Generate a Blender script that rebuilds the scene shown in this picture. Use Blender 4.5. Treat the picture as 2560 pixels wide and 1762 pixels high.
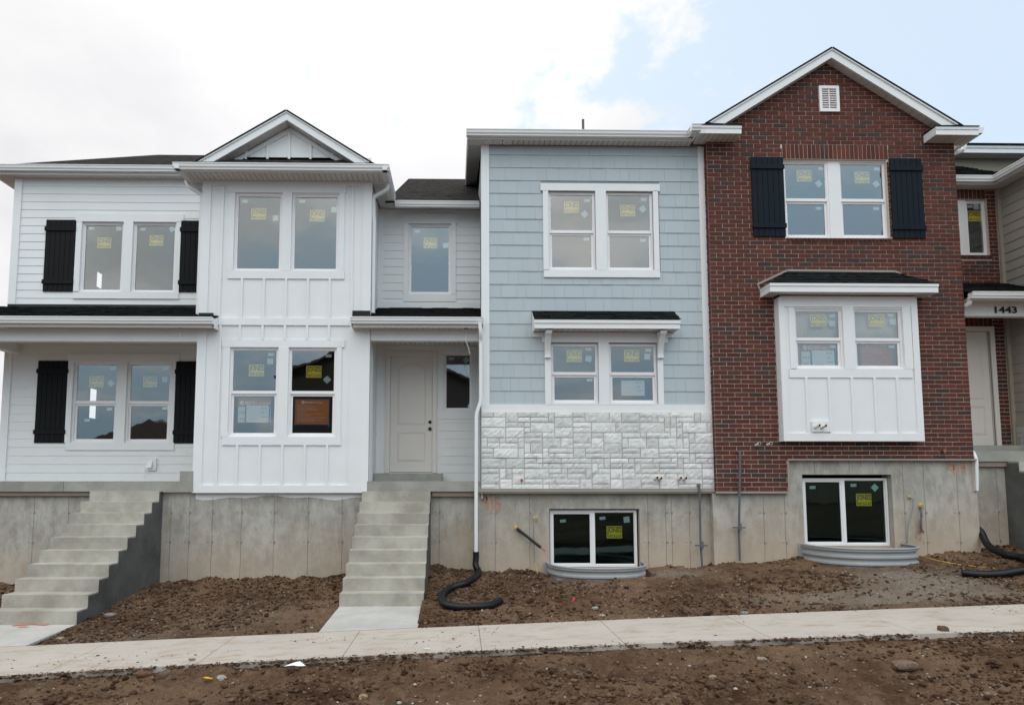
import bpy, math, random
import numpy as np
from mathutils import Matrix, Vector, Euler
random.seed(7); RNG = np.random.RandomState(11)
R = math.radians
for o in list(bpy.data.objects): bpy.data.objects.remove(o)
S = bpy.context.scene
COL = S.collection

# ------------------------------------------------------------------ camera (eye at the origin, Y runs into the facade)
F = 1660.0; CX = 1178.0; PITCH = R(4.83); YAW = R(1.0); CY = 1200 - F*math.tan(PITCH)
cd = bpy.data.cameras.new("camera"); cam = bpy.data.objects.new("camera", cd); COL.objects.link(cam)
cam.location = (0, 0, 0); cam.rotation_euler = (R(90)+PITCH, 0, -YAW)
cd.sensor_width = 36; cd.lens = F*36/2560; cd.clip_end = 2000; cd.clip_start = .05
cd.shift_x = (1280-CX)/2560; cd.shift_y = (CY-881)/2560
S.camera = cam
CM = Euler((R(90)+PITCH, 0, -YAW)).to_matrix()

def ray(px, py): return CM @ Vector(((px-CX)/F, (CY-py)/F, -1))
def P(px, py, Y):                       # point of the plane at depth Y, as (X, Z)
    d = ray(px, py); t = Y/d.y; return d.x*t, d.z*t
def PX(px, py, Y): return P(px, py, Y)[0]
def PZ(px, py, Y): return P(px, py, Y)[1]

# ------------------------------------------------------------------ sky, sun, exposure
SUN_EL, SUN_AZ = R(42), R(-6)          # azimuth measured from +Y towards +X
W = bpy.data.worlds.new("World"); S.world = W; W.use_nodes = True
nt = W.node_tree; nt.nodes.clear()
def wn(t, **k):
    n = nt.nodes.new(t)
    for a, b in k.items(): setattr(n, a, b)
    return n
def mth(op, a, b=None, clamp=False):
    n = wn('ShaderNodeMath', operation=op); n.use_clamp = clamp
    for i, v in enumerate((a, b)):
        if v is None: continue
        if isinstance(v, (int, float)): n.inputs[i].default_value = v
        else: nt.links.new(v, n.inputs[i])
    return n.outputs[0]
def rng(v, a, b, c=0.0, d=1.0, mode='SMOOTHSTEP'):
    n = wn('ShaderNodeMapRange'); n.interpolation_type = mode
    nt.links.new(v, n.inputs[0])
    for i, x in enumerate((a, b, c, d)): n.inputs[i+1].default_value = x
    return n.outputs[0]
def mixc(f, a, b):
    n = wn('ShaderNodeMix', data_type='RGBA')
    for i, v in ((0, f), (6, a), (7, b)):
        if isinstance(v, (int, float)): n.inputs[i].default_value = v
        elif isinstance(v, tuple): n.inputs[i].default_value = (*v, 1)
        else: nt.links.new(v, n.inputs[i])
    return n.outputs[2]
sky = wn('ShaderNodeTexSky', sky_type='NISHITA'); sky.sun_disc = False
sky.sun_elevation = SUN_EL; sky.sun_rotation = SUN_AZ
tc = wn('ShaderNodeTexCoord'); sp = wn('ShaderNodeSeparateXYZ'); nt.links.new(tc.outputs['Generated'], sp.inputs[0])
dx, dy, dz = sp.outputs
den = mth('ADD', mth('ABSOLUTE', dz), .22)
cb = wn('ShaderNodeCombineXYZ'); nt.links.new(mth('DIVIDE', dx, den), cb.inputs[0]); nt.links.new(mth('DIVIDE', dy, den), cb.inputs[1])
def noise(vec, sc, det=6, rough=.55, loc=(0, 0, 0), scl=(1, 1, 1)):
    m = wn('ShaderNodeMapping'); nt.links.new(vec, m.inputs[0]); m.inputs['Location'].default_value = loc; m.inputs['Scale'].default_value = scl
    n = wn('ShaderNodeTexNoise'); nt.links.new(m.outputs[0], n.inputs['Vector'])
    n.inputs['Scale'].default_value = sc; n.inputs['Detail'].default_value = det; n.inputs['Roughness'].default_value = rough
    return n.outputs[0]
n1 = noise(cb.outputs[0], 5.5, 9, .60, (3.1, 1.7, 0), (1, .8, 1))
n2 = noise(cb.outputs[0], 2.2, 6, .55, (9.1, 4.7, 0))
right = rng(mth('SUBTRACT', dx, mth('MULTIPLY', dz, .15)), -.16, .46)      # open blue towards the right of the houses
cover = mth('ADD', mth('ADD', mth('MULTIPLY', n1, 1.7), -.35), mth('MULTIPLY', mth('SUBTRACT', .47, right), .60))
cover = rng(mth('ADD', cover, rng(dx, -.75, -.02, .45, 0.0)), .38, .62)
blue = mixc(.85, sky.outputs[0], (7.0, 8.3, 9.7))
cloud = mixc(rng(n2, .3, .7), (7.35, 7.3, 7.5), (8.9, 8.85, 8.95))
gl = wn('ShaderNodeVectorMath', operation='DOT_PRODUCT'); nt.links.new(tc.outputs['Generated'], gl.inputs[0])
gl.inputs[1].default_value = (math.sin(SUN_AZ)*math.cos(SUN_EL), math.cos(SUN_AZ)*math.cos(SUN_EL), math.sin(SUN_EL))
g = mth('POWER', mth('MAXIMUM', gl.outputs['Value'], 0), 42)
cloud = mixc(mth('MULTIPLY', g, .95), cloud, (16, 16, 16))
front = mixc(cover, blue, cloud)
# the sky over the street, seen only in the panes: grey deck above, blue breaks low down
back_cov = rng(mth('ADD', noise(cb.outputs[0], 1.3, 6, .55, (1.3, 7.7, 0)), mth('MULTIPLY', dz, .75)), .56, .80)
back_cov = mth('SUBTRACT', back_cov, rng(dx, .16, .40, 0.0, .55), True)
backc = mixc(back_cov, (6.0, 8.4, 10.2), mixc(rng(noise(cb.outputs[0], 1.6, 5, .55, (5.1, 2.7, 0)), .36, .64), (8.2, 8.7, 8.8), (13.4, 13.4, 13.1)))
vs = wn('ShaderNodeVectorMath', operation='SCALE'); nt.links.new(backc, vs.inputs[0]); nt.links.new(mth('ADD', mth('MULTIPLY', dz, 1.55), .74), vs.inputs['Scale'])
allc = mixc(rng(dy, -.25, .1), vs.outputs[0], front)
horizon = mixc(rng(dz, -.03, .0), (2.2, 1.9, 1.6), allc)
bg = wn('ShaderNodeBackground'); nt.links.new(horizon, bg.inputs[0]); bg.inputs[1].default_value = .1
wo = wn('ShaderNodeOutputWorld'); nt.links.new(bg.outputs[0], wo.inputs[0])

sl = bpy.data.lights.new("sun", 'SUN'); sl.energy = .9; sl.angle = R(25); sl.color = (1, .96, .9)
so = bpy.data.objects.new("sun", sl); COL.objects.link(so)
so.rotation_euler = (R(90)-SUN_EL, 0, R(180)-SUN_AZ)
so.rotation_euler = Vector((-math.sin(SUN_AZ)*math.cos(SUN_EL), -math.cos(SUN_AZ)*math.cos(SUN_EL), -math.sin(SUN_EL))).to_track_quat('-Z', 'Y').to_euler()
so.location = (0, 20, 30)
S.view_settings.view_transform = 'Standard'; S.view_settings.look = 'None'; S.view_settings.exposure = .12; S.view_settings.gamma = 1
S.render.film_transparent = False
S.cycles.max_bounces = 6; S.cycles.diffuse_bounces = 3; S.cycles.transparent_max_bounces = 12; S.cycles.use_denoising = True

# ------------------------------------------------------------------ materials
class Mat:
    def __init__(s, name, rough=.6, spec=.3):
        s.m = bpy.data.materials.new(name); s.m.use_nodes = True; s.t = s.m.node_tree
        s.b = s.t.nodes['Principled BSDF']; s.b.inputs['Roughness'].default_value = rough
        s.b.inputs['Specular IOR Level'].default_value = spec
        s.geo = None
    def n(s, t, **k):
        n = s.t.nodes.new(t)
        for a, b in k.items(): setattr(n, a, b)
        return n
    def l(s, a, b): s.t.links.new(a, b)
    def pos(s, scale=(1, 1, 1)):
        if not s.geo: s.geo = s.n('ShaderNodeNewGeometry')
        m = s.n('ShaderNodeMapping'); s.l(s.geo.outputs['Position'], m.inputs[0]); m.inputs['Scale'].default_value = scale
        return m.outputs[0]
    def noise(s, sc, det=5, rough=.55, scale=(1, 1, 1)):
        n = s.n('ShaderNodeTexNoise'); s.l(s.pos(scale), n.inputs['Vector'])
        n.inputs['Scale'].default_value = sc; n.inputs['Detail'].default_value = det; n.inputs['Roughness'].default_value = rough
        return n.outputs[0]
    def rng(s, v, a, b, c=0., d=1.):
        n = s.n('ShaderNodeMapRange'); s.l(v, n.inputs[0])
        for i, x in enumerate((a, b, c, d)): n.inputs[i+1].default_value = x
        return n.outputs[0]
    def mix(s, f, a, b, mode='MIX'):
        n = s.n('ShaderNodeMix', data_type='RGBA'); n.blend_type = mode
        for i, v in ((0, f), (6, a), (7, b)):
            if isinstance(v, (int, float)): n.inputs[i].default_value = v
            elif isinstance(v, tuple): n.inputs[i].default_value = (*v, 1)
            else: s.l(v, n.inputs[i])
        return n.outputs[2]
    def attr(s, name='Col'):
        return s.n('ShaderNodeAttribute', attribute_name=name).outputs['Color']
    def math(s, op, a, b):
        n = s.n('ShaderNodeMath', operation=op)
        for i, v in enumerate((a, b)):
            if isinstance(v, (int, float)): n.inputs[i].default_value = v
            else: s.l(v, n.inputs[i])
        return n.outputs[0]
    def base(s, c):
        if isinstance(c, tuple): s.b.inputs['Base Color'].default_value = (*c, 1)
        else: s.l(c, s.b.inputs['Base Color'])
        return s
    def bump(s, h, st=.3, dist=.01):
        b = s.n('ShaderNodeBump'); b.inputs['Strength'].default_value = st; b.inputs['Distance'].default_value = dist
        s.l(h, b.inputs['Height']); s.l(b.outputs[0], s.b.inputs['Normal']); return s

def paint(name, c, rough=.5, grain=(1.5, 1.5, 40), var=.05, st=.12):
    m = Mat(name, rough, .12 if 'shutter' in name else .3)
    a = tuple(x*(1-var) for x in c); b = tuple(min(1, x*(1+var)) for x in c)
    m.base(m.mix(m.noise(2.3, 4, .6), a, b)); m.bump(m.noise(6, 6, .7, grain), st, .004); return m.m
M = {}
M['white_siding'] = paint('white_siding', (.79, .79, .785), .55)
M['white_board'] = paint('white_board', (.80, .80, .80), .5, (30, 30, 2))
M['white_metal'] = paint('white_metal', (.78, .78, .78), .35, (1, 1, 1), .02, .02)
M['vinyl'] = paint('vinyl', (.86, .83, .835), .35, (1, 1, 1), .01, .02)
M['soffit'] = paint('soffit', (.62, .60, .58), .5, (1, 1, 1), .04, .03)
M['door'] = paint('door', (.74, .69, .645), .45, (1, 1, 1), .02, .03)
M['tan_siding'] = paint('tan_siding', (.34, .30, .265), .6)
M['stucco'] = paint('stucco', (.36, .31, .24), .9, (8, 8, 8), .12, .4)
M['shutter_white'] = paint('shutter_charcoal', (.009, .0095, .010), .6, (30, 30, 2), .15, .2)
M['shutter_brick'] = paint('shutter_slate', (.006, .012, .018), .6, (30, 30, 2), .15, .2)
M['black'] = paint('black_plastic', (.008, .009, .010), .35, (1, 1, 1), .2, .02)
M['black_metal'] = paint('black_metal', (.012, .011, .010), .3, (1, 1, 1), .1, .02)
M['wood'] = paint('weathered_wood', (.27, .215, .17), .85, (2, 2, 60), .3, .5)
M['flashing'] = paint('flashing', (.33, .29, .25), .6, (2, 2, 2), .12, .05)
M['galvanised'] = paint('galvanised', (.34, .34, .345), .38, (3, 3, 3), .15, .1)
M['conduit'] = paint('conduit', (.13, .13, .15), .5, (3, 3, 3), .15, .1)
M['pvc'] = paint('pvc', (.70, .62, .55), .4, (1, 1, 1), .04, .02)
M['pipe_hole'] = paint('pipe_hole', (.015, .013, .012), .9)
M['foam'] = paint('foam', (.62, .42, .12), .8, (20, 20, 20), .1, .4)
M['yellow_cable'] = paint('yellow_cable', (.55, .38, .08), .5)
M['grey_cable'] = paint('grey_cable', (.25, .26, .27), .5)
M['white_cable'] = paint('white_cable', (.75, .74, .68), .5)
M['copper'] = paint('copper', (.35, .13, .07), .4)
M['orange_spray'] = paint('orange_spray', (.62, .24, .13), .8, (20, 20, 20), .15, .1)
M['paper'] = paint('paper', (.86, .87, .87), .6, (1, 1, 1), .01, .01)
M['paper_blue'] = paint('label_paper', (.62, .74, .72), .6, (1, 1, 1), .05, .01)
M['yellow'] = paint('yellow_card', (.97, .74, .03), .5, (1, 1, 1), .02, .01)
M['ink'] = paint('ink', (.03, .035, .03), .6)
M['ink_grey'] = paint('ink_grey', (.30, .31, .32), .6)
M['orange_paper'] = paint('orange_paper', (.62, .20, .045), .6, (1, 1, 1), .02, .01)
M['blue_tape'] = paint('blue_tape', (.03, .13, .36), .6)
M['red_ribbon'] = paint('red_ribbon', (.55, .06, .07), .6)
M['litter_yellow'] = paint('litter_yellow', (.72, .42, .02), .6)
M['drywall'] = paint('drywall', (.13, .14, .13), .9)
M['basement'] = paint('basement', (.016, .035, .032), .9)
M['groove'] = paint('groove', (.20, .19, .175), .7)
M['asphalt'] = paint('asphalt', (.05, .05, .052), .9, (30, 30, 30), .2, .4)
M['far_house'] = paint('far_house', (.42, .34, .26), .8)
M['dark_house'] = paint('dark_house', (.05, .05, .045), .8)
M['far_roof'] = paint('far_roof', (.12, .10, .09), .9)

def m_shake():
    m = Mat('blue_grey_shake', .6); g = m.noise(7, 6, .7, (14, 14, 1))
    c = m.mix(.5, m.attr(), m.mix(m.noise(1.3, 3), (.435, .488, .515), (.495, .548, .575)))
    m.base(m.mix(m.math('MULTIPLY', g, .16), c, (.30, .34, .36))); m.bump(g, .25, .004); return m.m
M['shake'] = m_shake()
M['shake_back'] = paint('shake_back', (.25, .29, .31), .7)
def m_brick():
    m = Mat('brick', .85); n = m.noise(38, 5, .7); big = m.noise(2.2, 3)
    c = m.mix(m.rng(n, .35, .75, 0, .45), m.attr(), (.055, .022, .018))
    c = m.mix(m.rng(big, .35, .7, 0, .35), c, (.075, .028, .022))
    c = m.mix(m.rng(m.noise(11, 5, .7, (1, 1, 2.5)), .56, .78, 0, .45), c, (.16, .115, .095))
    m.base(c); m.bump(m.noise(70, 5, .75), .55, .006); return m.m
M['brick'] = m_brick()
def m_mortar():
    m = Mat('mortar', .95); m.base(m.mix(m.noise(25, 4), (.52, .44, .375), (.70, .61, .535))); m.bump(m.noise(80), .5, .004); return m.m
M['mortar'] = m_mortar()
def m_stone():
    m = Mat('stone_veneer', .85)
    c = m.mix(m.rng(m.noise(6, 8, .68), .5, .68, 0, .6), m.attr(), (.36, .355, .36))
    c = m.mix(m.rng(m.noise(17, 6, .7), .55, .75, 0, .4), c, (.76, .77, .79))
    m.base(c); m.bump(m.noise(26, 8, .7, (1, 1, 1.8)), .45, .012); return m.m
M['stone'] = m_stone()
M['stone_joint'] = paint('stone_joint', (.56, .52, .46), .95, (20, 20, 20), .12, .3)
def m_shingle():
    m = Mat('asphalt_shingle', 1.0, .0)
    c = m.mix(m.rng(m.noise(9, 4, .6, (1, 2.5, 2.5)), .3, .7), (.008, .0095, .010), (.030, .031, .030))
    c = m.mix(m.rng(m.noise(60, 3), .6, .85), c, (.08, .08, .078))
    m.base(c); m.bump(m.noise(30, 5, .7, (1, 3, 3)), .8, .02); return m.m
M['shingle'] = m_shingle()
def m_shingle2():
    m = Mat('backlit_shingle', 1.0, .0)  # grazing back-light on the main roofs is put into this lighter colour
    c = m.mix(m.rng(m.noise(6, 4, .7, (1, 4, 4)), .42, .58), (.018, .018, .018), (.10, .085, .08))
    c = m.mix(m.rng(m.noise(3, 4, .6, (1, 4, 4)), .5, .7, 0, .6), c, (.06, .072, .06))
    m.base(c); m.bump(m.noise(18, 6, .75, (1, 5, 5)), 1.0, .04); return m.m
M['main_shingle'] = m_shingle2()
def m_conc(name, a, b, tan=None, streak=True, z0=None, z1=None):
    m = Mat(name, .85, .2)
    c = m.mix(m.rng(m.noise(1.7, 7, .65), .38, .62), a, b)
    if streak:
        c = m.mix(m.rng(m.noise(2.6, 7, .72, (1.6, 1.6, .75)), .46, .66, 0, .75), c, tuple(x*.66 for x in a))
        c = m.mix(m.rng(m.noise(5, 9, .8, (1.6, 1.6, .5)), .52, .68, 0, .7), c, (.56, .545, .51))
    if tan:
        sx = m.n('ShaderNodeSeparateXYZ'); m.l(m.pos(), sx.inputs[0])
        h = m.math('ADD', sx.outputs[2], m.math('MULTIPLY', m.noise(1.1, 4), 1.1))
        h = m.math('SUBTRACT', h, m.math('MULTIPLY', sx.outputs[0], .045))
        c = m.mix(m.rng(h, z0, z1, .85, .12), c, tan)
        c = m.mix(m.rng(m.noise(3.1, 8, .75, (1, 1, .5)), .56, .74, 0, .55), c, (.42, .29, .20))
    c = m.mix(m.rng(m.noise(33, 6, .85), .63, .74, 0, .75), c, (.09, .075, .06))
    m.base(c); m.bump(m.noise(24, 8, .75), .35, .008); return m.m
M['foundation'] = m_conc('foundation_concrete', (.33, .315, .285), (.49, .47, .43), (.50, .385, .285), True, -1.35, -.1)
M['seam'] = paint('form_seam', (.27, .24, .205), .95, (20, 20, 20), .3, .3)
M['slab'] = m_conc('porch_concrete', (.27, .262, .235), (.37, .36, .325), None, False)
M['step'] = m_conc('step_concrete', (.32, .292, .25), (.475, .44, .385), None, False)
M['walk'] = m_conc('walkway_concrete', (.44, .42, .39), (.53, .51, .475), None, False)
def m_sidewalk():
    m = Mat('sidewalk_concrete', .85, .2)
    c = m.mix(m.noise(1.2, 5), (.43, .375, .33), (.55, .49, .435))
    c = m.mix(m.rng(m.noise(2.6, 9, .75, (1, 2.2, 1)), .50, .68, 0, .8), c, (.36, .25, .165))
    c = m.mix(m.rng(m.noise(30, 6, .8), .66, .75, 0, .7), c, (.25, .18, .13))
    m.base(c); m.bump(m.noise(50, 5, .7), .15, .003); return m.m
M['sidewalk'] = m_sidewalk()
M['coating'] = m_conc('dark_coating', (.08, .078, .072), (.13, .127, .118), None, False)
def m_dirt():
    m = Mat('dirt', .95, .15)
    c = m.mix(m.rng(m.noise(.7, 6, .6), .38, .62), (.062, .030, .017), (.180, .107, .063))
    c = m.mix(m.rng(m.noise(5, 8, .7), .46, .68, 0, .8), c, (.205, .135, .086))
    c = m.mix(m.rng(m.noise(16, 6, .8), .53, .66, 0, .85), c, (.036, .018, .010))
    c = m.mix(m.rng(m.noise(45, 4, .8), .66, .73, 0, .9), c, (.34, .28, .22))
    c = m.mix(m.attr('gravel'), c, m.mix(m.noise(55, 3, .7), (.15, .118, .09), (.31, .26, .21)))
    m.base(c); m.bump(m.noise(22, 9, .8), .9, .03); return m.m
M['dirt'] = m_dirt()
def m_clod():
    m = Mat('clods', .95, .15); m.base(m.mix(m.rng(m.noise(40, 4, .7), .4, .7, 0, .6), m.attr(), (.05, .03, .02))); m.bump(m.noise(60, 5, .8), .8, .01); return m.m
M['clod'] = m_clod()
def m_glass(name, refl, tint, gcol=(.98, 1, 1)):
    m = bpy.data.materials.new(name); m.use_nodes = True; t = m.node_tree; t.nodes.clear()
    out = t.nodes.new('ShaderNodeOutputMaterial'); mx = t.nodes.new('ShaderNodeMixShader')
    tr = t.nodes.new('ShaderNodeBsdfTransparent'); gl = t.nodes.new('ShaderNodeBsdfGlossy')
    tr.inputs[0].default_value = (*tint, 1); gl.inputs['Roughness'].default_value = .0; gl.inputs[0].default_value = (*gcol, 1)
    fr = t.nodes.new('ShaderNodeFresnel'); fr.inputs[0].default_value = 1.5
    ad = t.nodes.new('ShaderNodeMath'); ad.operation = 'ADD'; ad.inputs[1].default_value = refl - .04
    t.links.new(fr.outputs[0], ad.inputs[0]); t.links.new(ad.outputs[0], mx.inputs[0])
    t.links.new(tr.outputs[0], mx.inputs[1]); t.links.new(gl.outputs[0], mx.inputs[2]); t.links.new(mx.outputs[0], out.inputs[0])
    nz = t.nodes.new('ShaderNodeTexNoise'); nz.inputs['Scale'].default_value = 1.6; ge = t.nodes.new('ShaderNodeNewGeometry')
    t.links.new(ge.outputs['Position'], nz.inputs['Vector'])
    bp = t.nodes.new('ShaderNodeBump'); bp.inputs['Strength'].default_value = .12; bp.inputs['Distance'].default_value = .02
    t.links.new(nz.outputs[0], bp.inputs['Height']); t.links.new(bp.outputs[0], gl.inputs['Normal'])
    return m
M['dark_glass'] = m_glass('basement_glass', .085, (.80, .92, .90), (.45, .72, .74))
M['glass'] = m_glass('window_glass', .21, (.95, .98, .97))

# ------------------------------------------------------------------ mesh helpers
ORG = {}
def link(o): COL.objects.link(o); return o
def thing(name, label, cat, loc=(0, 0, 0), group=None):
    o = link(bpy.data.objects.new(name, None)); o.location = loc; o.empty_display_size = .3
    o['label'] = label; o['category'] = cat
    if group: o['group'] = group
    ORG[o.name] = Vector(loc); return o
def tag(o, label=None, cat=None, group=None, kind=None):
    for k, v in (('label', label), ('category', cat), ('group', group), ('kind', kind)):
        if v: o[k] = v
    return o

class MB:
    def __init__(s): s.v = []; s.f = []; s.mi = []; s.c = []; s.hascol = False
    def face(s, pts, mi=0, col=None):
        b = len(s.v); s.v.extend(tuple(p) for p in pts); s.f.append(tuple(range(b, b+len(pts)))); s.mi.append(mi)
        if col is None: s.c.extend([(1, 1, 1)]*len(pts))
        elif isinstance(col, list): s.c.extend(col); s.hascol = True
        else: s.c.extend([col]*len(pts)); s.hascol = True
    def box(s, x0, x1, y0, y1, z0, z1, mi=0, col=None, skip=''):
        if x0 > x1: x0, x1 = x1, x0
        if y0 > y1: y0, y1 = y1, y0
        if z0 > z1: z0, z1 = z1, z0
        a, b, c, d = (x0, y0, z0), (x1, y0, z0), (x1, y0, z1), (x0, y0, z1)
        e, f, g, h = (x0, y1, z0), (x1, y1, z0), (x1, y1, z1), (x0, y1, z1)
        for k, q in (('f', (a, b, c, d)), ('k', (f, e, h, g)), ('l', (e, a, d, h)), ('r', (b, f, g, c)), ('t', (d, c, g, h)), ('b', (e, f, b, a))):
            if k not in skip: s.face(q, mi, col)
    def prism(s, loop, off, mi=0, caps=True):
        off = Vector(off); A = [Vector(p) for p in loop]; B = [p+off for p in A]; n = len(A)
        for i in range(n): s.face((A[i], A[(i+1) % n], B[(i+1) % n], B[i]), mi)
        if caps: s.face(A[::-1], mi); s.face(B, mi)
    def ring(s, x0, x1, z0, z1, w, y0, y1, mi=0, wt=None, wb=None):
        wt = w if wt is None else wt; wb = w if wb is None else wb
        s.box(x0, x0+w, y0, y1, z0, z1, mi); s.box(x1-w, x1, y0, y1, z0, z1, mi)
        s.box(x0+w, x1-w, y0, y1, z1-wt, z1, mi); s.box(x0+w, x1-w, y0, y1, z0, z0+wb, mi)
    def tube(s, pts, r, seg=10, mi=0, rings=None, cap=True, col=None):
        pts = [Vector(p) for p in pts]; n = len(pts); loops = []; prev = None
        for i, p in enumerate(pts):
            t = (pts[min(i+1, n-1)]-pts[max(i-1, 0)]).normalized()
            if prev is None:
                u = t.orthogonal().normalized()
            else:
                u = (prev - t*prev.dot(t)).normalized()
            prev = u; w = t.cross(u); rr = r if not callable(r) else r(i)
            loops.append([p+(u*math.cos(a)+w*math.sin(a))*rr for a in [2*math.pi*k/seg for k in range(seg)]])
        b = len(s.v)
        for L in loops: s.v.extend(tuple(q) for q in L)
        for i in range(n-1):
            for k in range(seg):
                s.f.append((b+i*seg+k, b+i*seg+(k+1) % seg, b+(i+1)*seg+(k+1) % seg, b+(i+1)*seg+k)); s.mi.append(mi); s.c.extend([(1, 1, 1)]*4)
        if cap:
            s.face(loops[0][::-1], mi); s.face(loops[-1], mi)
    def build(s, name, mats, parent=None, smooth=False, bevel=0):
        if not isinstance(mats, (list, tuple)): mats = [mats]
        me = bpy.data.meshes.new(name)
        off = ORG[parent.name] if parent is not None else Vector((0, 0, 0))
        me.from_pydata([(a-off.x, b-off.y, c-off.z) for a, b, c in s.v], [], s.f)
        for m in mats: me.materials.append(M[m] if isinstance(m, str) else m)
        me.polygons.foreach_set('material_index', s.mi)
        if s.hascol:
            at = me.color_attributes.new('Col', 'FLOAT_COLOR', 'CORNER')
            at.data.foreach_set('color', np.array([(*c, 1) for c in s.c], dtype=np.float32).ravel())
        if smooth: me.polygons.foreach_set('use_smooth', [True]*len(s.f))
        me.update()
        o = link(bpy.data.objects.new(name, me))
        if parent is not None: o.parent = parent
        ORG[o.name] = off
        if bevel:
            md = o.modifiers.new('bevel', 'BEVEL'); md.width = bevel; md.segments = 2; md.limit_method = 'ANGLE'
        return o

def spline(pts, n=8):
    pts = [Vector(p) for p in pts]; out = []
    for i in range(len(pts)-1):
        a = pts[max(i-1, 0)]; b = pts[i]; c = pts[i+1]; d = pts[min(i+2, len(pts)-1)]
        for k in range(n):
            t = k/n
            out.append(.5*((2*b)+(c-a)*t+(2*a-5*b+4*c-d)*t*t+(3*b-a-3*c+d)*t**3))
    out.append(pts[-1]); return out

def wall_grid(mb, X0, X1, Z0, Z1, Y, ops, depth=.14, mi=0):
    xs = sorted({X0, X1, *[v for o in ops for v in o[:2] if X0 < v < X1]}); zs = sorted({Z0, Z1, *[v for o in ops for v in o[2:4] if Z0 < v < Z1]})
    for i in range(len(xs)-1):
        for k in range(len(zs)-1):
            cx, cz = (xs[i]+xs[i+1])/2, (zs[k]+zs[k+1])/2
            if any(o[0] < cx < o[1] and o[2] < cz < o[3] for o in ops): continue
            mb.face(((xs[i], Y, zs[k]), (xs[i+1], Y, zs[k]), (xs[i+1], Y, zs[k+1]), (xs[i], Y, zs[k+1])), mi)
    for x0, x1, z0, z1 in [o[:4] for o in ops]:
        if x0 < X0 or x1 > X1 or z1 > Z1 or z0 < Z0: continue
        a, b = Y, Y+depth
        mb.face(((x0, a, z0), (x0, b, z0), (x0, b, z1), (x0, a, z1)), mi); mb.face(((x1, b, z0), (x1, a, z0), (x1, a, z1), (x1, b, z1)), mi)
        mb.face(((x0, a, z1), (x0, b, z1), (x1, b, z1), (x1, a, z1)), mi); mb.face(((x0, b, z0), (x0, a, z0), (x1, a, z0), (x1, b, z0)), mi)

def lap(mb, X0, X1, Z0, Z1, Y, e, ops=(), proud=.0088, joints=1.0, mi=0, axis='x', rnd=None):
    """lap siding courses: each board's lower edge stands proud of the board below it"""
    rnd = rnd or random.Random(3)
    def pt(x, y, z): return (x, y, z) if axis == 'x' else (y, x, z)    # axis 'y': wall facing -X at X=Y, x runs along Y
    z = Z0
    while z < Z1-.005:
        zt = min(z+e, Z1)
        bz = sorted({z, zt, *[v for o in ops for v in o[2:4] if z < v < zt]})
        cuts = []
        if rnd.random() < joints: cuts.append(rnd.uniform(X0, X1))
        for k in range(len(bz)-1):
            a, b = bz[k], bz[k+1]; m = (a+b)/2
            iv = [(X0, X1)]
            for o in ops:
                if o[2] < m < o[3]:
                    nv = []
                    for p, q in iv:
                        if o[1] <= p or o[0] >= q: nv.append((p, q)); continue
                        if o[0] > p: nv.append((p, o[0]))
                        if o[1] < q: nv.append((o[1], q))
                    iv = nv
            for c in cuts:
                iv = [w for p, q in iv for w in (((p, c-.0015), (c+.0015, q)) if p+.01 < c < q-.01 else ((p, q),))]
            ya = Y-proud*(1-(a-z)/e)-.002; yb = Y-proud*(1-(b-z)/e)-.002
            for p, q in iv:
                A, B, C_, D = (p, ya, a), (q, ya, a), (q, yb, b), (p, yb, b)
                quad = [pt(*w) for w in (A, B, C_, D)]
                mb.face(quad, mi)
                if k == 0: mb.face([pt(*w) for w in ((p, Y+.001, a), (q, Y+.001, a), (q, ya, a), (p, ya, a))], mi)
        z += e

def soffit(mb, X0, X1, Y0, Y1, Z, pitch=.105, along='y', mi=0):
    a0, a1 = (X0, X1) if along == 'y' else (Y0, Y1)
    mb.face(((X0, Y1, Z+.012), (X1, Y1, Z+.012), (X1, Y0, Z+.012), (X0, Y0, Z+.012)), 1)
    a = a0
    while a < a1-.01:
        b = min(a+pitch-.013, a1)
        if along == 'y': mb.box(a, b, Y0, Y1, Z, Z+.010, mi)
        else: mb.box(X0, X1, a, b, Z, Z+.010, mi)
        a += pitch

GP = [(0, 0), (.118, .004), (.128, -.006), (.124, -.020), (.116, -.028), (.112, -.068), (.094, -.090), (.090, -.100), (.090, -.118), (0, -.118)]
def gutter(mb, p0, p1, out, mi=0, scale=1.0):
    p0, p1, out = Vector(p0), Vector(p1), Vector(out)
    loop = [p0+out*a*scale+Vector((0, 0, b*scale)) for a, b in GP]
    mb.prism(loop, p1-p0, mi)

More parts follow.
